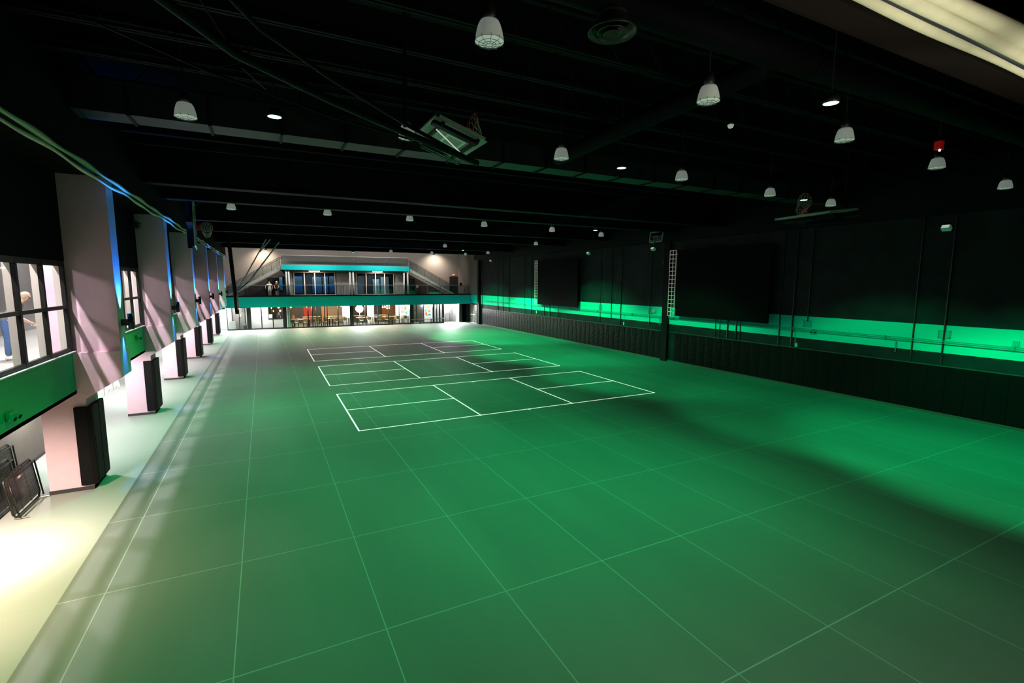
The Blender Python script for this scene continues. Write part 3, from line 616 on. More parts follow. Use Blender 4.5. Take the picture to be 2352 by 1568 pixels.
# ---------------------------------------------------------------- folded mesh carts by the nearest pier
MESHM = mat('black_mesh_slats', (.02, .017, .015), .4, .3); TUBE = mat('black_tube_gloss', (.03, .028, .026), .2, .6)
CH2 = mat('steel_end', (.7, .65, .6), .25, 1)
def cart(label, x, y0, y1, h, lean):
    t = thing('folded_mesh_bed', label, 'folding bed', (x, (y0 + y1) / 2, 0), 'folded mesh beds under the gallery')
    def P(y, z, d=0): return (x - lean * z / h + d, y, z)
    r = .1
    m_ = MB(); m_.tube([P(y0 + r, .05), P(y0, .05 + r), P(y0, h - r), P(y0 + r, h), P(y1 - r, h), P(y1, h - r), P(y1, .05 + r), P(y1 - r, .05)], .022, 8, True)
    m_.tube([P(y0 + .05, .06, .07), P(y0 + .02, h * .95, .07), P(y1 - .02, h * .95, .07), P(y1 - .05, .06, .07)], .018, 8); m_.build('tube_frame', TUBE, t, True)
    m_ = MB(); k = 0; z = .12
    while z < h - .05: m_.box(x - lean * z / h - .006, x - lean * z / h + .006, y0 + .02, y1 - .02, z, z + .022); z += .032
    for yy in (y0 + (y1 - y0) / 3, y0 + 2 * (y1 - y0) / 3): m_.tube([P(yy, .1), P(yy, h - .03)], .01, 6)
    m_.build('mesh_slats', MESHM, t)
    for yy in (y0 + .1, y1 - .12):
        MB().tube([(x - .05, yy, .03), (x + .19, yy, .03)], .016, 8).build('foot', CH2, t)
    MB().box(x - lean * .8 + .01, x - lean * .8 + .05, y0 + (y1 - y0) * .35, y0 + (y1 - y0) * .45, h * .8, h * .86).build('latch', CH2, t)
cart('black folded mesh bed leaning nearest the hall, beside the nearest pier', -5.02, 13.65, 15.05, .98, .12)
cart('black folded mesh bed standing in the middle of the three beside the nearest pier', -5.36, 13.0, 14.9, 1.08, .1)
cart('black folded mesh bed leaning closest to the brown wall behind the nearest pier', -5.72, 14.0, 16.0, 1.15, .1)

# wrapped goods in the aisle
WR = mat('plastic_wrap', (.75, .8, .76), .25, bump=.8, bscale=6)
for k, (y, w_, h_) in enumerate(((26.6, 1.0, 1.0), (27.9, 1.1, 1.2), (29.3, 1.0, 1.1))):
    m_ = MB(); ns = 6
    vv = {}
    rnd = random.Random(k)
    for a in range(ns + 1):
        for b in range(ns + 1):
            vv[a, b] = m_.bm.verts.new((-6.6 + rnd.uniform(-.08, .08) * (0 < a < ns), y - w_ / 2 + w_ * a / ns, h_ * b / ns * (1 - .1 * rnd.random())))
    for a in range(ns):
        for b in range(ns): m_.bm.faces.new((vv[a, b], vv[a + 1, b], vv[a + 1, b + 1], vv[a, b + 1]))
    m_.box(-7.5, -6.62, y - w_ / 2, y + w_ / 2, 0, h_ * .95)
    tag(m_.build('wrapped_bundle', WR), 'bundle in crumpled clear plastic in the bright aisle, %s from the camera' % ORD[k], 'bundle', 'plastic wrapped bundles in the aisle')

# ---------------------------------------------------------------- far end
struct('wall_back', MB().box(-9, 24, 62.0, 62.2, 3.45, 9.7), GREYW)
struct('wall_cafe_back', MB().box(-9, 24, 66.8, 67, 0, 3.4), mat('cafe_brown_wall', (.10, .055, .04), .7, noise=.2, nscale=2))
struct('ceiling_cafe', MB().box(-9, 24, 58.4, 67, 2.6, 2.7), mat('cafe_ceiling', (.05, .04, .04), .8))
struct('floor_balcony', MB().box(-9, 23.5, 57.55, 62.0, 2.42, 3.46).box(-9, 23.5, 57.5, 57.56, 3.46, 3.62), BLACK)
o = struct('trim_%d' % n, MB().box(-3.46, 23.45, 57.40, 57.55, 2.38, 3.5).box(-4.15, -3.46, 55.0, 57.5, 2.38, 3.5), TEAL); n += 1
struct('trim_%d' % n, MB().box(-3.46, 23.45, 57.38, 57.56, 3.5, 3.64), BLACK); n += 1
t = thing('balcony_guardrail', 'frameless glass guardrail with slim top rail along the far balcony', 'railing', (10, 57.5, 3.6))
m_ = MB(); x = -3.4
while x < 22.6: m_.box(x + .02, min(x + 1.9, 23.3), 57.46, 57.475, 3.62, 4.66); x += 1.92
m_.build('glass_panel', GLASSD, t)
MB().tube([(-3.4, 57.47, 4.72), (23.3, 57.47, 4.72)], .03, 8).build('top_rail', mat('rail_steel', (.45, .42, .4), .3, .7), t)
m_ = MB()
for q in range(8): m_.box(-3.4 + q * 3.8, -3.36 + q * 3.8, 57.48, 57.52, 3.62, 4.72)
m_.build('rail_post', CHROME, t)
# deck, its columns, wall with windows
o = struct('trim_%d' % n, MB().box(1.85, 16.1, 59.45, 59.6, 6.4, 6.96), TEAL); n += 1
struct('ceiling_balcony', MB().box(1.85, 16.1, 59.6, 62, 6.45, 6.9), GREYW)
tag(MB().box(1.85, 16.1, 59.47, 59.6, 6.96, 7.02).build('deck_kerb', mat('kerb_brown', (.2, .12, .08), .6)), 'thin brown kerb on top of the turquoise upper band', 'kerb')
for k, x in enumerate((2.35, 2.6, 9.15, 9.5, 15.55, 16.0)):
    tag(MB().tube([(x, 59.8, 3.46), (x, 59.8, 6.42)], .09, 12).build('balcony_column', WHITEW, None, True), 'slim white column under the turquoise band, %s from the left' % ORD[k], 'column', 'white columns on the balcony')
WX = [(3.19, 7.64, 4), (10.14, 14.61, 4)]
m_ = MB().box(2.6, 3.19, 61.3, 61.45, 3.46, 6.45).box(7.64, 10.14, 61.3, 61.45, 3.46, 6.45).box(14.61, 16, 61.3, 61.45, 3.46, 6.45)
for a, b, q in WX: m_.box(a, b, 61.3, 61.45, 6.2, 6.45)
struct('wall_balcony', m_, GREYW)
BROWNF = mat('tan_window_frame', (.42, .33, .27), .5)
for k, (a, b, q) in enumerate(WX):
    fr = thing('window_%d' % nw, None, None, ((a + b) / 2, 61.3, 3.5)); fr['kind'] = 'structure'; nw += 1
    m_ = MB()
    for j in range(q + 1): xx = a + (b - a) * j / q; m_.box(xx - .045, xx + .045, 61.25, 61.32, 3.5, 6.2)
    m_.box(a, b, 61.25, 61.32, 6.12, 6.2).box(a - .1, b + .1, 61.2, 61.32, 3.46, 3.6); m_.build('window_frame', BROWNF, fr)
    MB().box(a, b, 61.28, 61.285, 3.6, 6.12).build('glass_pane', GLASSD, fr)
# dark rooms with lit blue screens
struct('wall_arcade', MB().box(1.7, 16.1, 61.92, 61.98, 3.46, 6.45), mat('arcade_black', (.006, .006, .008), .8))
BSC = []
def blue_screen(x0, x1, z0, z1, lab, y=61.75, dim=1.0):
    m = bpy.data.materials.new('blue_game_screen'); m.use_nodes = True; nt = m.node_tree; b = nt.nodes['Principled BSDF']
    g = nt.nodes.new('ShaderNodeNewGeometry'); sp = nt.nodes.new('ShaderNodeSeparateXYZ'); nt.links.new(g.outputs['Position'], sp.inputs[0])
    ns = nt.nodes.new('ShaderNodeTexNoise'); ns.inputs['Scale'].default_value = 4; nt.links.new(g.outputs['Position'], ns.inputs['Vector'])
    zz = nodes_math(nt, 'MULTIPLY_ADD', ns.outputs['Fac'], .25, sp.outputs[2])
    v = nodes_math(nt, 'DIVIDE', nodes_math(nt, 'SUBTRACT', zz, z0), z1 - z0)
    r = nt.nodes.new('ShaderNodeValToRGB'); nt.links.new(v, r.inputs[0]); e = r.color_ramp.elements
    e[0].position = 0; e[0].color = (.004, .012, .04, 1); e[1].position = 1; e[1].color = (.06, .16, .38, 1)
    for p, c in ((.4, (.005, .07, .22)), (.58, (.01, .12, .4)), (.66, (.03, .10, .06)), (.8, (.05, .1, .12))): q = e.new(p); q.color = (*c, 1)
    b.inputs['Base Color'].default_value = (.01, .01, .01, 1); nt.links.new(r.outputs[0], b.inputs['Emission Color']); b.inputs['Emission Strength'].default_value = dim
    t = thing('game_screen', lab, 'screen', ((x0 + x1) / 2, y, z0))
    MB().box(x0, x1, y, y + .03, z0, z1).build('display', m, t)
    MB().box(x0 - .04, x1 + .04, y + .031, y + .08, z0 - .04, z1 + .04).build('screen_back', BLACK, t)
blue_screen(3.25, 4.1, 3.7, 5.7, 'blue lit game screen at the left end of the left balcony window')
blue_screen(5.15, 6.2, 3.7, 5.65, 'blue lit game screen in the middle of the left balcony window')
blue_screen(6.32, 6.92, 3.7, 5.7, 'blue lit game screen right of the middle one in the left balcony window')
blue_screen(7.05, 7.6, 3.7, 5.75, 'narrow blue game screen at the right end of the left balcony window')
blue_screen(1.68, 2.0, 4.1, 5.6, 'small blue game screen in the dark doorway behind the two people')
GS = mat('dim_grey_machine', (.12, .15, .17), .5, emit=(.05, .08, .1), es=.25)
for k, (a, b, z0, z1) in enumerate(((10.3, 11.0, 3.46, 5.8), (12.1, 12.9, 3.46, 5.4), (13.1, 14.1, 3.46, 5.7))):
    tag(MB().box(a, b, 61.6, 61.8, z0, z1).build('game_machine', GS, bevel=.04), 'dim grey game machine behind the right balcony window, %s from the left' % ORD[k], 'game machine', 'machines behind the right balcony window')
LM = mat('lamp_white', (1, 1, 1), .5, emit=(1, .95, .85), es=16)
for x, lab in ((5.34, 'left'), (12.5, 'right')):
    t = thing('linear_lamp', 'bright white oblong lamp under the turquoise band, the %s one' % lab, 'ceiling lamp', (x, 60.5, 6.35))
    MB().box(x - .6, x + .6, 60.4, 60.6, 6.32, 6.45).build('housing', GREYM, t, bevel=.02); MB().box(x - .58, x + .58, 60.41, 60.59, 6.27, 6.32).build('diffuser', LM, t, bevel=.02)
# stairs
def stair(label, xt, zt, xb, zb):
    t = thing('staircase', label, 'stairs', (xb, 60.4, 3.46))
    ST = mat('perforated_stair_steel', (.36, .40, .37), .5, noise=.4, nscale=9); d = Vector((xb - xt, 0, zb - zt)); d.normalize(); L = math.hypot(xb - xt, zb - zt)
    m_ = MB().prism([(xt, zt), (xb, zb + .1), (xb, zb - .12), (xt, zt - .38)], 'y', 59.85, 59.92); m_.build('stringer', ST, t)
    m_ = MB(); k = 16
    for i in range(k):
        f = i / k; x = xt + (xb - xt) * f; z = zt + (zb - zt) * f; w_ = (xb - xt) / k
        m_.box(min(x, x + w_), max(x, x + w_), 59.92, 61.4, z - .2, z - .12)
    m_.build('tread', MDARK, t)
    MB().prism([(xt, zt - .05), (xb, zb), (xb, zb + .02), (xt, zt)], 'y', 61.4, 61.45).build('stringer', ST, t)
    for dz in (1.0, .85):
        MB().tube([(xt - .3 * (1 if xb > xt else -1), 59.88, zt + dz), (xt, 59.88, zt + dz), (xb, 59.88, zb + dz)], .03, 6).build('handrail', MDARK, t)
    m_ = MB()
    for i in range(7):
        f = i / 6; x = xt + (xb - xt) * f; z = zt + (zb - zt) * f; m_.tube([(x, 59.88, z), (x, 59.88, z + 1)], .02, 6)
    m_.build('baluster', MDARK, t)
    MB().plate((xt, 59.89, zt + .1), (xb - xt, 0, zb - zt), (0, 0, .7), (0, 1, 0), .01).build('glass_panel', GLASSD, t)
stair('left steel staircase sloping down from the turquoise band to the balcony', 1.75, 6.75, -3.36, 3.6)
stair('right steel staircase sloping down from the turquoise band towards the exit', 16.3, 6.7, 22.0, 3.6)
t = thing('deck_guardrail', 'glass guardrail with thin top rail above the turquoise band', 'railing', (9, 59.55, 7))
MB().box(1.9, 16.0, 59.53, 59.54, 7.02, 7.95).build('glass_panel', GLASSD, t); MB().tube([(1.9, 59.53, 8.0), (16, 59.53, 8.0)], .03, 8).build('top_rail', mat('rail_bright', (.8, .7, .6), .3, .5), t)
# dark sheets stand in for the shaded recesses under the stairs; exit door and sign
struct('wall_balcony_left', MB().prism([(1.7, 6.25), (1.7, 3.46), (-3.0, 3.46), (-2.9, 3.6)], 'y', 61.86, 61.92).box(1.7, 2.6, 61.86, 61.9, 5.65, 6.4).prism([(16.1, 6.35), (16.1, 3.46), (22.0, 3.46), (21.4, 3.7)], 'y', 61.9, 61.96), mat('recess_shade', (.05, .04, .045), .8))
def door(i, x0, x1, y, z0, z1, m_, hand=CHROME, hx=None):
    d = thing('door_%d' % i, None, None, ((x0 + x1) / 2, y, z0)); d['kind'] = 'structure'
    MB().box(x0, x1, y - .05, y, z0, z1).build('door_leaf', m_, d); MB().box(x0 - .08, x0, y - .08, y, z0, z1 + .08).box(x1, x1 + .08, y - .08, y, z0, z1 + .08).box(x0, x1, y - .08, y, z1, z1 + .08).build('door_frame', MDARK, d)
    MB().tube([(hx or x1 - .1, y - .1, z0 + 1.0), (hx or x1 - .1, y - .1, z0 + 1.15)], .02, 6).build('door_handle', hand, d)
DK = mat('black_door', (.01, .01, .01), .5)
door(1, .5, 1.6, 61.84, 3.46, 5.45, DK); door(2, 16.3, 17.4, 61.88, 3.46, 5.5, DK); door(3, 22.3, 23.3, 61.96, 3.46, 5.75, DK)
t = thing('exit_sign', 'red glowing exit sign above the dark door, far right balcony corner', 'sign', (22.8, 61.9, 5.95))
MB().box(22.62, 22.98, 61.86, 61.92, 5.97, 6.15).build('sign_body', mat('sign_white', (.6, .3, .25), .5, emit=(1, .25, .15), es=.5), t)
def text(s_, name, m_, parent, loc, size, rot, ext=.004):
    cu = bpy.data.curves.new(name, 'FONT'); cu.body = s_; cu.size = size; cu.extrude = ext; cu.align_x = 'CENTER'; cu.align_y = 'CENTER'
    o = bpy.data.objects.new(name + '_tmp', cu); C.objects.link(o); dg = bpy.context.evaluated_depsgraph_get()
    me = bpy.data.meshes.new_from_object(o.evaluated_get(dg)); bpy.data.objects.remove(o); me.materials.clear(); me.materials.append(m_)
    q = bpy.data.objects.new(name, me); C.objects.link(q); q.parent = parent; q.location = Vector(loc) - wloc(parent); q.rotation_euler = rot; return q
text('EXIT', 'sign_lettering', mat('exit_red', (1, .1, .05), .5, emit=(1, .08, .04), es=4), t, (22.8, 61.85, 6.06), .14, (PI / 2, 0, 0))
tag(MB().box(17.65, 17.95, 61.88, 61.9, 4.35, 4.65).build('paper_notice', mat('yellow_paper', (.75, .65, .3), .7)), 'small yellow notice on the dark door under the right stairs', 'notice')
tag(MB().box(22.55, 22.85, 58.9, 59.1, 4.55, 5.0).build('wall_speaker', BLACK, bevel=.03), 'small black box on a bracket above the balcony rail, far right', 'speaker')

# storefront below the balcony
YS = 58.3
FRM = mat('storefront_black_frame', (.02, .022, .02), .4)
posts = [(-3.5, .03), (-2.4, .04), (-1.5, .2), (-.32, .05), (.77, .05), (1.95, .2), (4.29, .06), (4.74, .04), (5.19, .04), (5.65, .04), (6.02, .04), (6.3, .04), (7.46, .05), (8.95, .2), (10.51, .04), (11.92, .04), (13.2, .05),
         (14.46, .03), (16.0, .22), (17.5, .05), (18.75, .1), (19.16, .05), (19.56, .07), (20.0, .12), (22.35, .2), (23.35, .12)]
fr = thing('window_%d' % nw, None, None, (8, YS, 0)); fr['kind'] = 'structure'; nw += 1
m_ = MB()
for x, r in posts: m_.box(x - r, x + r, YS - .06, YS + .1, 0, 2.42)
m_.box(-3.5, 20.1, YS - .03, YS + .05, 0, .12).box(-3.5, 20.1, YS - .03, YS + .05, 2.34, 2.42)
m_.build('window_frame', FRM, fr)
m_ = MB()
for (x, r), (x2, r2) in zip(posts, posts[1:]):
    if 19.9 < x < 23.0: continue
    m_.box(x + r, x2 - r2, YS + .01, YS + .016, .12, 2.34)
m_.build('glass_pane', GLASS, fr)
# interior walls
struct('wall_cafe_left', MB().box(-9, -1.4, 60.4, 60.5, 0, 2.6), WHITEW)
door(4, -3.1, -1.95, 60.38, 0, 2.25, mat('grey_steel_door', (.32, .31, .3), .5))
tag(MB().box(-2.6, -2.3, 60.3, 60.32, 1.3, 1.6).build('paper_notice', mat('cream_paper', (.9, .8, .5), .7)), 'small cream notice on the grey door, far left under the balcony', 'notice')
struct('wall_cafe_counter', MB().box(-1.4, 2.0, 60.3, 60.4, 0, .95).box(-1.4, .35, 60.3, 60.4, .95, 2.6).box(2.2, 2.45, 58.45, 60.4, 0, 2.6), WHITEW)
struct('wall_cafe_partition_1', MB().box(8.3, 9.3, 61.0, 61.1, 0, 2.6), WHITEW)
struct('wall_cafe_partition_2', MB().box(11.4, 12.2, 62.0, 62.1, 0, 2.6).box(14.6, 16.4, 60.6, 60.7, 0, 2.6).box(18.1, 19.4, 60.6, 60.7, 0, 2.6).box(16.4, 18.1, 60.6, 60.7, 2.2, 2.6), WHITEW)
struct('wall_lobby', MB().box(19.4, 24, 60.9, 61.0, 0, 2.6).box(22.2, 22.3, 58.5, 60.9, 0, 2.6), mat('lobby_grey', (.42, .42, .44), .7))
door(5, 16.5, 17.2, 60.62, 0, 2.2, mat('brown_door_glass', (.06, .045, .04), .3), CHROME, 17.1)
door(6, 17.3, 18.0, 60.62, 0, 2.2, MATS['brown_door_glass'], CHROME, 17.4)
cols = [((2.4, 4.4), (.09, .05, .04)), ((4.4, 5.3), (.55, .03, .01)), ((5.3, 6.4), (.04, .03, .03)), ((6.4, 7.3), (.55, .2, .08)), ((7.3, 9.3), (.32, .2, .12)), ((9.3, 10.0), (.8, .25, .03)), ((12.3, 13.0), (.3, .12, .06)), ((13, 14), (.05, .05, .06)), ((14.2, 15), (.5, .1, .03)), ((15, 16.5), (.42, .15, .08))]
for k, ((a, b), c) in enumerate(cols):
    tag(MB().box(a, b, 66.6 - .02 * k, 66.8, 0, 2.6).build('wall_panel', mat('panel_colour_%d' % k, c, .6, noise=.15)), '%s coloured panel from the left on the cafe back wall, %s' % (ORD[k], ('brown', 'red', 'black', 'terracotta', 'tan', 'orange', 'brown', 'charcoal', 'rust', 'clay')[k]), 'wall panel')
# graphics on white walls: blocks, half rounds and triangles
OR, TL, TP, BL = mat('art_orange', (.8, .16, .03), .6), mat('art_teal', (.02, .35, .4), .6), mat('art_taupe', (.35, .27, .18), .6), mat('art_sky', (.05, .6, .75), .6)
def half(x, z, r, up, y, m_, name, p):
    pts = [(x + r * math.cos(up + PI * k / 10), z + r * math.sin(up + PI * k / 10)) for k in range(11)]
    MB().prism(pts, 'y', y - .02, y).build(name, m_, p)
for k, (cx, y, flip, lab) in enumerate(((15.65, 60.59, 1, 'left of the brown double doors'), (18.7, 60.59, -1, 'right of the brown double doors'))):
    t = thing('wall_graphic', 'stacked orange, teal and taupe shapes on the white wall ' + lab, 'wall art', (cx, y, 1))
    if flip > 0:
        MB().box(cx - .42, cx, y - .02, y, 1.78, 1.95).build('block', TL, t); half(cx + .05, 1.82, .28, -PI / 2, y, OR, 'half_round', t)
        MB().box(cx - .4, cx + .05, y - .02, y, 1.25, 1.6).build('block', TP, t); MB().prism([(cx + .05, 1.25), (cx + .42, 1.0), (cx + .42, 1.5)], 'y', y - .02, y).build('triangle', BL, t)
        MB().box(cx - .25, cx + .3, y - .02, y, .72, .95).build('block', OR, t)
    else:
        MB().box(cx - .3, cx + .3, y - .02, y, 1.8, 2.02).build('block', OR, t); MB().prism([(cx - .35, 1.2), (cx - .35, 1.7), (cx + .0, 1.45)], 'y', y - .02, y).build('triangle', BL, t)
        MB().box(cx, cx + .4, y - .02, y, 1.2, 1.6).build('block', TP, t); half(cx - .05, 1.05, .28, PI / 2, y, OR, 'half_round', t); MB().box(cx + .0, cx + .42, y - .02, y, .85, 1.02).build('block', TL, t)
t = thing('wall_graphic', 'small blue and orange shapes on the grey wall by the metal door', 'wall art', (22.9, 60.85, 1.3))
half(22.9, 1.75, .16, -PI / 2, 60.88, mat('art_amber', (.8, .4, .1), .6), 'half_round', t); MB().box(22.8, 22.95, 60.86, 60.88, 1.7, 1.9).build('block', BL, t); MB().box(22.95, 23.05, 60.86, 60.88, 1.0, 1.4).build('block', BL, t)
# lobby handrail
tag(MB().tube([(20.9, 60.0, 0), (20.9, 60.0, .85), (21.3, 60.0, 1.0), (21.5, 60.0, .95), (21.5, 60.0, .0)], .03, 8).build('handrail', MDARK), 'short bent dark handrail in the grey lobby opening', 'handrail')
t = thing('bench_rail', 'low dark bench rail standing before the glass, near the double doors', 'bench', (17, 57.6, 0))
MB().box(13.2, 20.0, 57.6, 57.75, .55, .6).build('seat', MDARK, t)
for x in (13.4, 15.6, 16.8, 18.2, 19.8): MB().box(x, x + .06, 57.55, 57.8, 0, .55).build('leg', MDARK, t)
# metal door on the right wall, far corner
d = thing('door_7', None, None, (23.5, 56.6, 0)); d['kind'] = 'structure'
MB().box(23.44, 23.49, 55.6, 57.6, .05, 2.3).build('door_leaf', mat('scuffed_door', (.16, .15, .14), .4, .4, noise=.6, nscale=5), d)
MB().box(23.36, 23.42, 55.8, 57.4, 1.0, 1.08).build('panic_bar', GREYM, d); MB().box(23.4, 23.44, 56.55, 56.63, .1, 2.2).build('latch_rod', GREYM, d); MB().box(23.3, 23.5, 55.5, 57.7, 0, .04).build('threshold', GREYM, d)

# cafe furniture
WOOD = mat('pale_table_top', (.6, .45, .3), .35); LEGM = mat('black_leg', (.015, .014, .013), .5)
tproto = thing('long_table', None, 'table', (0, 0, 0), 'long cafe tables behind the glass')
MB().box(-1.0, 1.0, -.35, .35, .86, .9).build('tabletop', WOOD, tproto, bevel=.01)
for x in (-.9, .9):
    for y in (-.28, .28): MB().box(x - .03, x + .03, y - .03, y + .03, 0, .86).build('leg', LEGM, tproto)
cproto = thing('cafe_chair', None, 'chair', (0, 0, 0), 'chairs at the cafe tables')
CW = mat('chair_shell', (.5, .36, .25), .5)
MB().box(-.2, .2, -.2, .2, .52, .56).build('seat', CW, cproto, bevel=.02)
MB().box(-.2, .2, .17, .21, .62, .98).build('backrest', CW, cproto, bevel=.02)
for x in (-.17, .17):
    for y in (-.17, .17): MB().tube([(x, y, .53), (x * 1.2, y * 1.2, 0)], .015, 6).build('leg', LEGM, cproto)
for k in range(6):
    x = 3.6 + k * 2.15 + (.6 if k > 2 else 0); lab = 'long pale-topped table behind the far glass, %s from the left' % ORD[k]
    if k == 0: tproto.location = (x, 59.6, 0); tproto['label'] = lab
    else: dup(tproto, (x, 59.6, 0), lab)
    for j, (dx, dy, rz) in enumerate(((-.5, -.55, PI), (.4, -.55, PI), (-.4, .6, 0), (.5, .6, 0))):
        lab = 'cafe chair at the %s long table, %s side, %s' % (ORD[k], 'hall' if j < 2 else 'far', 'left' if j % 2 == 0 else 'right')
        if k == 0 and j == 0: cproto.location = (x + dx, 59.6 + dy, 0); cproto.rotation_euler = (0, 0, rz); cproto['label'] = lab
        else: dup(cproto, (x + dx, 59.6 + dy, 0), lab, rz)
for k in range(4):
    dup(tproto, (5.0 + 2.7 * k, 63, 0), 'pale-topped table deep in the cafe, %s from the left' % ORD[k])
# pendant bulbs
PB = mat('pendant_warm', (1, .7, .4), .4, emit=(1, .62, .28), es=9); PW = mat('pendant_white', (1, .9, .8), .4, emit=(1, .92, .8), es=12)
pp = None
PEND = [(.75, 61.5, 2.1, 0, 'over the counter, upper left'), (.85, 61.7, 1.75, 0, 'over the counter, lower left'), (1.45, 61.5, 2.15, 0, 'over the counter, middle'), (1.6, 61.6, 1.78, 0, 'over the counter, right'),
        (2.7, 61, 2.2, 1, 'first above the long tables'), (3.5, 61.2, 2.3, 1, 'second above the long tables'), (4.4, 61, 2.25, 0, 'before the red panel'), (8.3, 62, 2.2, 0, 'left of the white partition')]
PEND += [(13.1 + .28 * (k % 4) + .1 * (k // 4), 61 + .1 * k, 2.28 - .16 * (k // 2), 0, 'in the amber cluster right of the dazzling lamp, %s' % ORD[k]) for k in range(8)]
for x, y, z, q, lab in PEND:
    lab = 'round glowing pendant bulb ' + lab
    if pp is None:
        pp = thing('pendant_lamp', lab, 'pendant lamp', (x, y, z), 'pendant bulbs in the cafe')
        MB().lathe((x, y, z), [(.0, -.1), (.06, -.08), (.1, 0), (.07, .07), (.025, .1), (.0, .12)], 12).build('bulb', PB, pp, True); MB().tube([(x, y, z + .1), (x, y, 2.6)], .006, 4).build('cord', LEGM, pp)
    else: dup(pp, (x, y, z), lab)
t = thing('flood_lamp', 'dazzling white lamp on a stand in the cafe, just right of a dark post', 'lamp', (10.3, 61.0, 0))
MB().lathe((10.3, 61.0, 1.83), [(.0, -.46), (.26, -.38), (.43, -.15), (.46, 0), (.43, .15), (.26, .38), (.0, .46)], 20).build('lamp_globe', mat('dazzling_white', (1, 1, 1), .5, emit=(1, .98, .95), es=22), t, True)  # globe made larger than the lamp to take in its glare
MB().tube([(10.3, 61.0, 0), (10.3, 61.0, 1.5)], .03, 8).build('stand', GREYM, t)
MB().lathe((10.3, 61.0, 0), [(.2, 0), (.18, .03), (.0, .05)], 16).build('base', GREYM, t, True)
t = thing('service_counter', 'dark counter top with small appliances in the white wall opening', 'counter', (1.3, 60.5, .95))
MB().box(.3, 2.0, 60.2, 60.9, .95, 1.0).build('counter_top', BLACK, t)
tag(MB().box(.4, .85, 60.4, 60.8, 1.0, 1.45).build('coffee_machine', GREYM, bevel=.03), 'pale machine standing at the left end of the service counter', 'machine')
struct('wall_counter_back', MB().box(.35, 2.1, 62.4, 62.5, 0, 2.6), mat('counter_back_brown', (.06, .035, .025), .7))
tag(MB().box(-3.45, -2.85, 59.6, 60.1, 0, .85).build('side_cabinet', GREYM, bevel=.02), 'low pale cabinet left of the grey door under the balcony', 'cabinet')
tag(MB().lathe((-1.95, 59.4, 0), [(.0, 0), (.17, 0), (.2, .6), (.18, .6), (.0, .05)], 16).build('waste_bin', MDARK, None, True), 'dark waste bin between the mast and the thick black post, far left', 'bin')

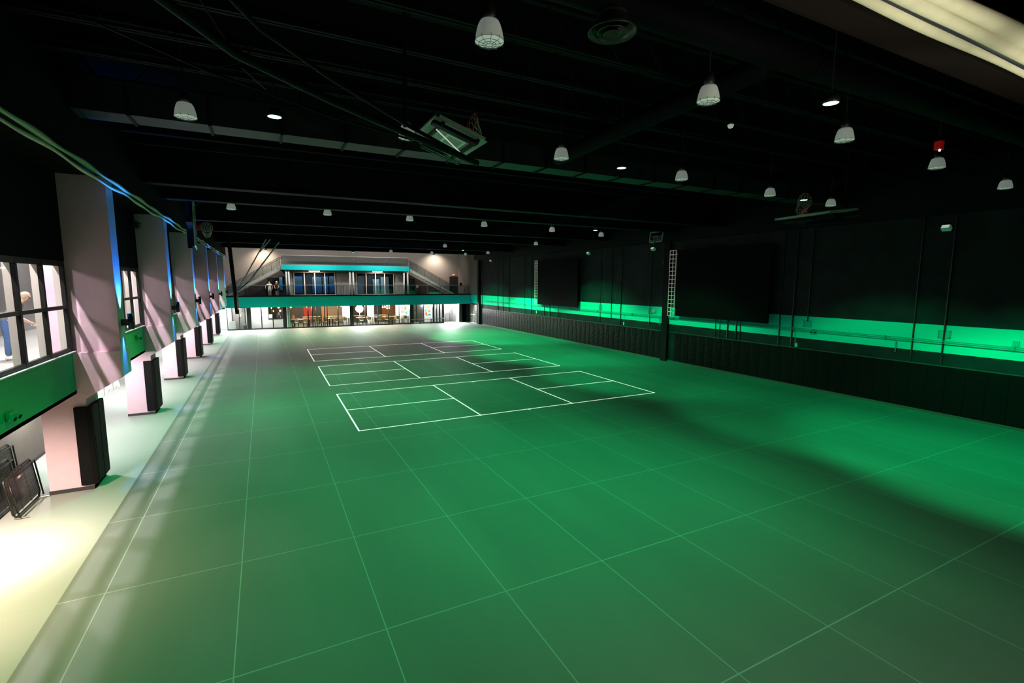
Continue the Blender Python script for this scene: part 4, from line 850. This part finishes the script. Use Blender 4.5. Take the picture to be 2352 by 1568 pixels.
# ---------------------------------------------------------------- people
def skin_body(joints, edges, fingers):
    me = bpy.data.meshes.new('t'); me.from_pydata([j[0] for j in joints], edges, []); o = bpy.data.objects.new('t', me); C.objects.link(o)
    md = o.modifiers.new('s', 'SKIN'); md.use_smooth_shade = True
    for v, j in zip(me.skin_vertices[0].data, joints): v.radius = j[1] if isinstance(j[1], tuple) else (j[1], j[1]); v.use_root = False
    me.skin_vertices[0].data[0].use_root = True
    o.modifiers.new('u', 'SUBSURF').levels = 2
    dg = bpy.context.evaluated_depsgraph_get(); e = bpy.data.meshes.new_from_object(o.evaluated_get(dg)); bpy.data.objects.remove(o)
    m_ = MB(); m_.bm.from_mesh(e)
    for pts, r in fingers: m_.tube(pts, r, 6)
    return m_
def person(label, loc, face, h, top, bottom, shoe, hair, armL, armR, bend=0.0, legs_bare=True, long_hair=True, shorts=.62, stance=.09):
    """face: heading angle (0 looks along +X); arm = elbow, wrist as (forward, side, height) of a 1.7 m figure"""
    s = h / 1.7; F = Vector((math.cos(face), math.sin(face), 0)); R_ = Vector((math.sin(face), -math.cos(face), 0)); L0 = Vector(loc)
    def P(f, r, z):
        if z > .95 and bend:
            dz = z - .95; f2 = f * math.cos(bend) + dz * math.sin(bend); z = .95 + dz * math.cos(bend) - f * math.sin(bend); f = f2
        return L0 + (F * f + R_ * r + Vector((0, 0, z))) * s
    t = thing('person', label, 'person', loc)
    SK = mat('skin', (.62, .36, .26), .55)
    J = [(P(0, 0, .93), (.15 * s, .105 * s)), (P(0, 0, 1.12), (.125 * s, .09 * s)), (P(.0, 0, 1.32), (.14 * s, .085 * s)), (P(0, 0, 1.42), .062 * s), (P(.01, 0, 1.49), .05 * s), (P(.02, 0, 1.58), (.085 * s, .095 * s)), (P(.02, 0, 1.67), .07 * s)]
    E = [(i, i + 1) for i in range(6)]; fingers = []
    for sd, (el, wr_) in ((1, armR), (-1, armL)):
        k = len(J); sh = P(0, .17 * sd, 1.38)
        J += [(sh, .055 * s), (P(el[0], el[1] * sd, el[2]), .042 * s), (P(wr_[0], wr_[1] * sd, wr_[2]), .028 * s)]; E += [(3, k), (k, k + 1), (k + 1, k + 2)]
        a, b = J[k + 1][0], J[k + 2][0]; d = (b - a).normalized(); J += [(b + d * .07 * s, (.035 * s, .018 * s))]; E += [(k + 2, k + 3)]
        side = d.orthogonal().normalized(); hb = b + d * .08 * s; dn = d.cross(side)
        for q in range(4): p0 = hb + side * (q - 1.5) * .018 * s; ln = (.065, .078, .072, .055)[q] * s; fingers.append(([p0, p0 + d * ln * .55, p0 + d * ln * .95 + dn * ln * .25], [.009 * s, .0085 * s, .007 * s]))
        p0 = b + d * .03 * s - side * .025 * s; fingers.append(([p0, p0 - side * .03 * s + d * .025 * s, p0 - side * .035 * s + d * .055 * s], [.011 * s, .01 * s, .008 * s]))
    for sd in (1, -1):
        k = len(J); J += [(P(0, .09 * sd, .88), .085 * s), (P(.02, stance * sd, .48), .055 * s), (P(0, stance * sd, .3), .052 * s), (P(-.01, stance * sd, .08), .035 * s), (P(.13, stance * 1.1 * sd, .03), (.04 * s, .025 * s))]
        E += [(0, k), (k, k + 1), (k + 1, k + 2), (k + 2, k + 3), (k + 3, k + 4)]
    body = skin_body(J, E, fingers); body.build('body', SK, t, True)
    hc = P(.02, 0, 1.60); m_ = MB()
    # face details
    for sd in (1, -1): m_.lathe(P(.094, .03 * sd, 1.60), [(.0, -.01 * s), (.011 * s, 0), (.0, .01 * s)], 8)
    m_.build('eyes', mat('eye_dark', (.03, .02, .02), .3), t)
    MB().tube([P(.09, 0, 1.60), P(.113, 0, 1.565), P(.09, 0, 1.56)], [.008 * s, .013 * s, .008 * s], 6).build('nose', SK, t, True)
    MB().tube([P(.083, -.022, 1.525), P(.09, 0, 1.522), P(.083, .022, 1.525)], .006 * s, 6).build('mouth', mat('lip', (.45, .15, .13), .5), t)
    m_ = MB(); up = P(0, 0, 1.7) - P(0, 0, 1.6); up.normalize(); fw = (P(.1, 0, 1.6) - P(0, 0, 1.6)).normalized()
    for a in range(10):
        for b in range(6): pass
    rows = []
    for b in range(9):
        el_ = -1.0 + b * (PI / 2 + 1.0) / 8; ring = []
        for a in range(20):
            az = 2 * PI * a / 20; front = math.cos(az); ez = max(el_, .35) if front > .35 else el_
            rr_ = .103 * s * (1 + (.12 if long_hair and ez < 0 else 0))
            ring.append(m_.bm.verts.new(P(-.005, 0, 1.615) + fw * rr_ * math.cos(ez) * math.cos(az) + R_ * rr_ * .88 * math.cos(ez) * math.sin(az) + up * (rr_ * 1.1 * math.sin(ez) - (.12 * s if long_hair and ez < -.5 and front < .2 else 0))))
        rows.append(ring)
    for A_, B_ in zip(rows, rows[1:]):
        for a in range(20): m_.bm.faces.new((A_[a], A_[(a + 1) % 20], B_[(a + 1) % 20], B_[a]))
    m_.build('hair', hair, t, True)
    def sleeve(sd, el): return [(P(0, .17 * sd, 1.38)), (P(el[0] * .6, .17 * sd + (el[1] - .17) * sd * .6, 1.38 + (el[2] - 1.38) * .6))]
    J2 = [(P(0, 0, .80 if not bend else .86), (.17 * s, .13 * s)), (P(0, 0, .96), (.16 * s, .12 * s)), (P(0, 0, 1.12), (.145 * s, .11 * s)), (P(.01, 0, 1.32), (.165 * s, .115 * s)), (P(0, 0, 1.41), (.09 * s, .085 * s))]; E2 = [(0, 1), (1, 2), (2, 3), (3, 4)]
    for sd, arm in ((1, armR), (-1, armL)):
        a, b = sleeve(sd, arm[0]); k = len(J2); J2 += [(a, .068 * s), (b, .058 * s)]; E2 += [(4, k), (k, k + 1)]
    skin_body(J2, E2, []).build('top', top, t, True)
    m_ = MB()
    zl = shorts if legs_bare else .1
    J3 = [(P(0, 0, .93), (.15 * s, .115 * s)), (P(0, 0, 1.05), (.15 * s, .115 * s))]; E3 = [(0, 1)]
    for sd in (1, -1):
        k = len(J3); J3 += [(P(0, .09 * sd, .86), .1 * s), (P(.02, (stance if zl < .5 else .09) * sd, max(zl, .5)), .078 * s)]; E3 += [(0, k), (k, k + 1)]
        if not legs_bare: J3 += [(P(0, stance * sd, .3), .068 * s), (P(-.01, stance * sd, .09), .055 * s)]; E3 += [(k + 1, k + 2), (k + 2, k + 3)]
    skin_body(J3, E3, []).build('bottoms', bottom, t, True)
    for sd in (1, -1):
        MB().tube([P(-.06, stance * sd, .045), P(.03, stance * 1.05 * sd, .05), P(.12, stance * 1.1 * sd, .04), P(.18, stance * 1.15 * sd, .03)], [.045 * s, .052 * s, .05 * s, .025 * s], 10).build('shoe', shoe, t, True)
    return t
fab = lambda n_, c: mat(n_, c, .85, noise=.1)
WSH = fab('white_shoe', (.8, .8, .78))
person('person dressed in white with auburn hair standing at the far balcony rail', (.62, 59.0, 3.47), -PI / 2 + .2, 1.62, fab('white_top', (.8, .76, .68)), fab('white_skirt', (.8, .76, .68)), WSH, fab('auburn_hair', (.2, .06, .03)),
       ((.0, .28, 1.12), (.08, .25, .95)), ((.0, .42, 1.22), (.1, .44, 1.02)), shorts=.6)
person('person in a black outfit with blond hair standing right of the one in white', (1.32, 59.0, 3.47), -PI / 2 - .3, 1.66, fab('black_top', (.015, .015, .015)), fab('black_shorts', (.015, .015, .015)), WSH, fab('blond_hair', (.6, .38, .14)),
       ((.05, .24, 1.12), (.2, .2, 1.0)), ((.05, .24, 1.12), (.22, .15, .98)), shorts=.6)
person('person in a blue top working behind the service counter', (1.3, 61.5, 0), -PI / 2 + .6, 1.7, fab('blue_top', (.03, .1, .3)), fab('dark_trousers', (.02, .02, .03)), fab('black_shoe', (.02, .02, .02)), fab('brown_hair', (.15, .07, .03)),
       ((.1, .22, 1.15), (.32, .15, 1.1)), ((.1, .22, 1.15), (.32, .1, 1.12)), .35, False, False)
person('person in an orange top sitting close behind the first long table', (3.0, 61.0, 0), PI + .5, 1.45, fab('orange_top', (.7, .3, .12)), fab('navy_bottoms', (.03, .03, .08)), fab('black_shoe', (.02, .02, .02)), fab('brown_hair', (.15, .07, .03)),
       ((.1, .2, 1.15), (.3, .12, 1.15)), ((.1, .2, 1.15), (.3, .1, 1.2)), .15, False, False)
person('person in a grey jacket and blue jeans bending forward behind the left window', (-5.95, 17.0, 3.11), 0.25, 1.85, fab('grey_jacket', (.16, .15, .14)), fab('blue_jeans', (.06, .12, .28)), WSH, fab('sandy_hair', (.5, .38, .26)),
       ((.15, .22, 1.1), (.4, .15, 1.1)), ((.15, .22, 1.1), (.42, .12, 1.12)), .6, False, False, stance=.12)
# upper room details seen through the nearest window
t = thing('ceiling_tube_lamp', 'bright white tube lamp seen through the nearest left window', 'ceiling lamp', (-6.6, 19.2, 5.9))
MB().box(-7.4, -6.2, 19.1, 19.3, 5.92, 6.02).build('lamp_body', GREYM, t); MB().box(-7.38, -6.22, 19.12, 19.28, 5.87, 5.92).build('diffuser', LM, t)
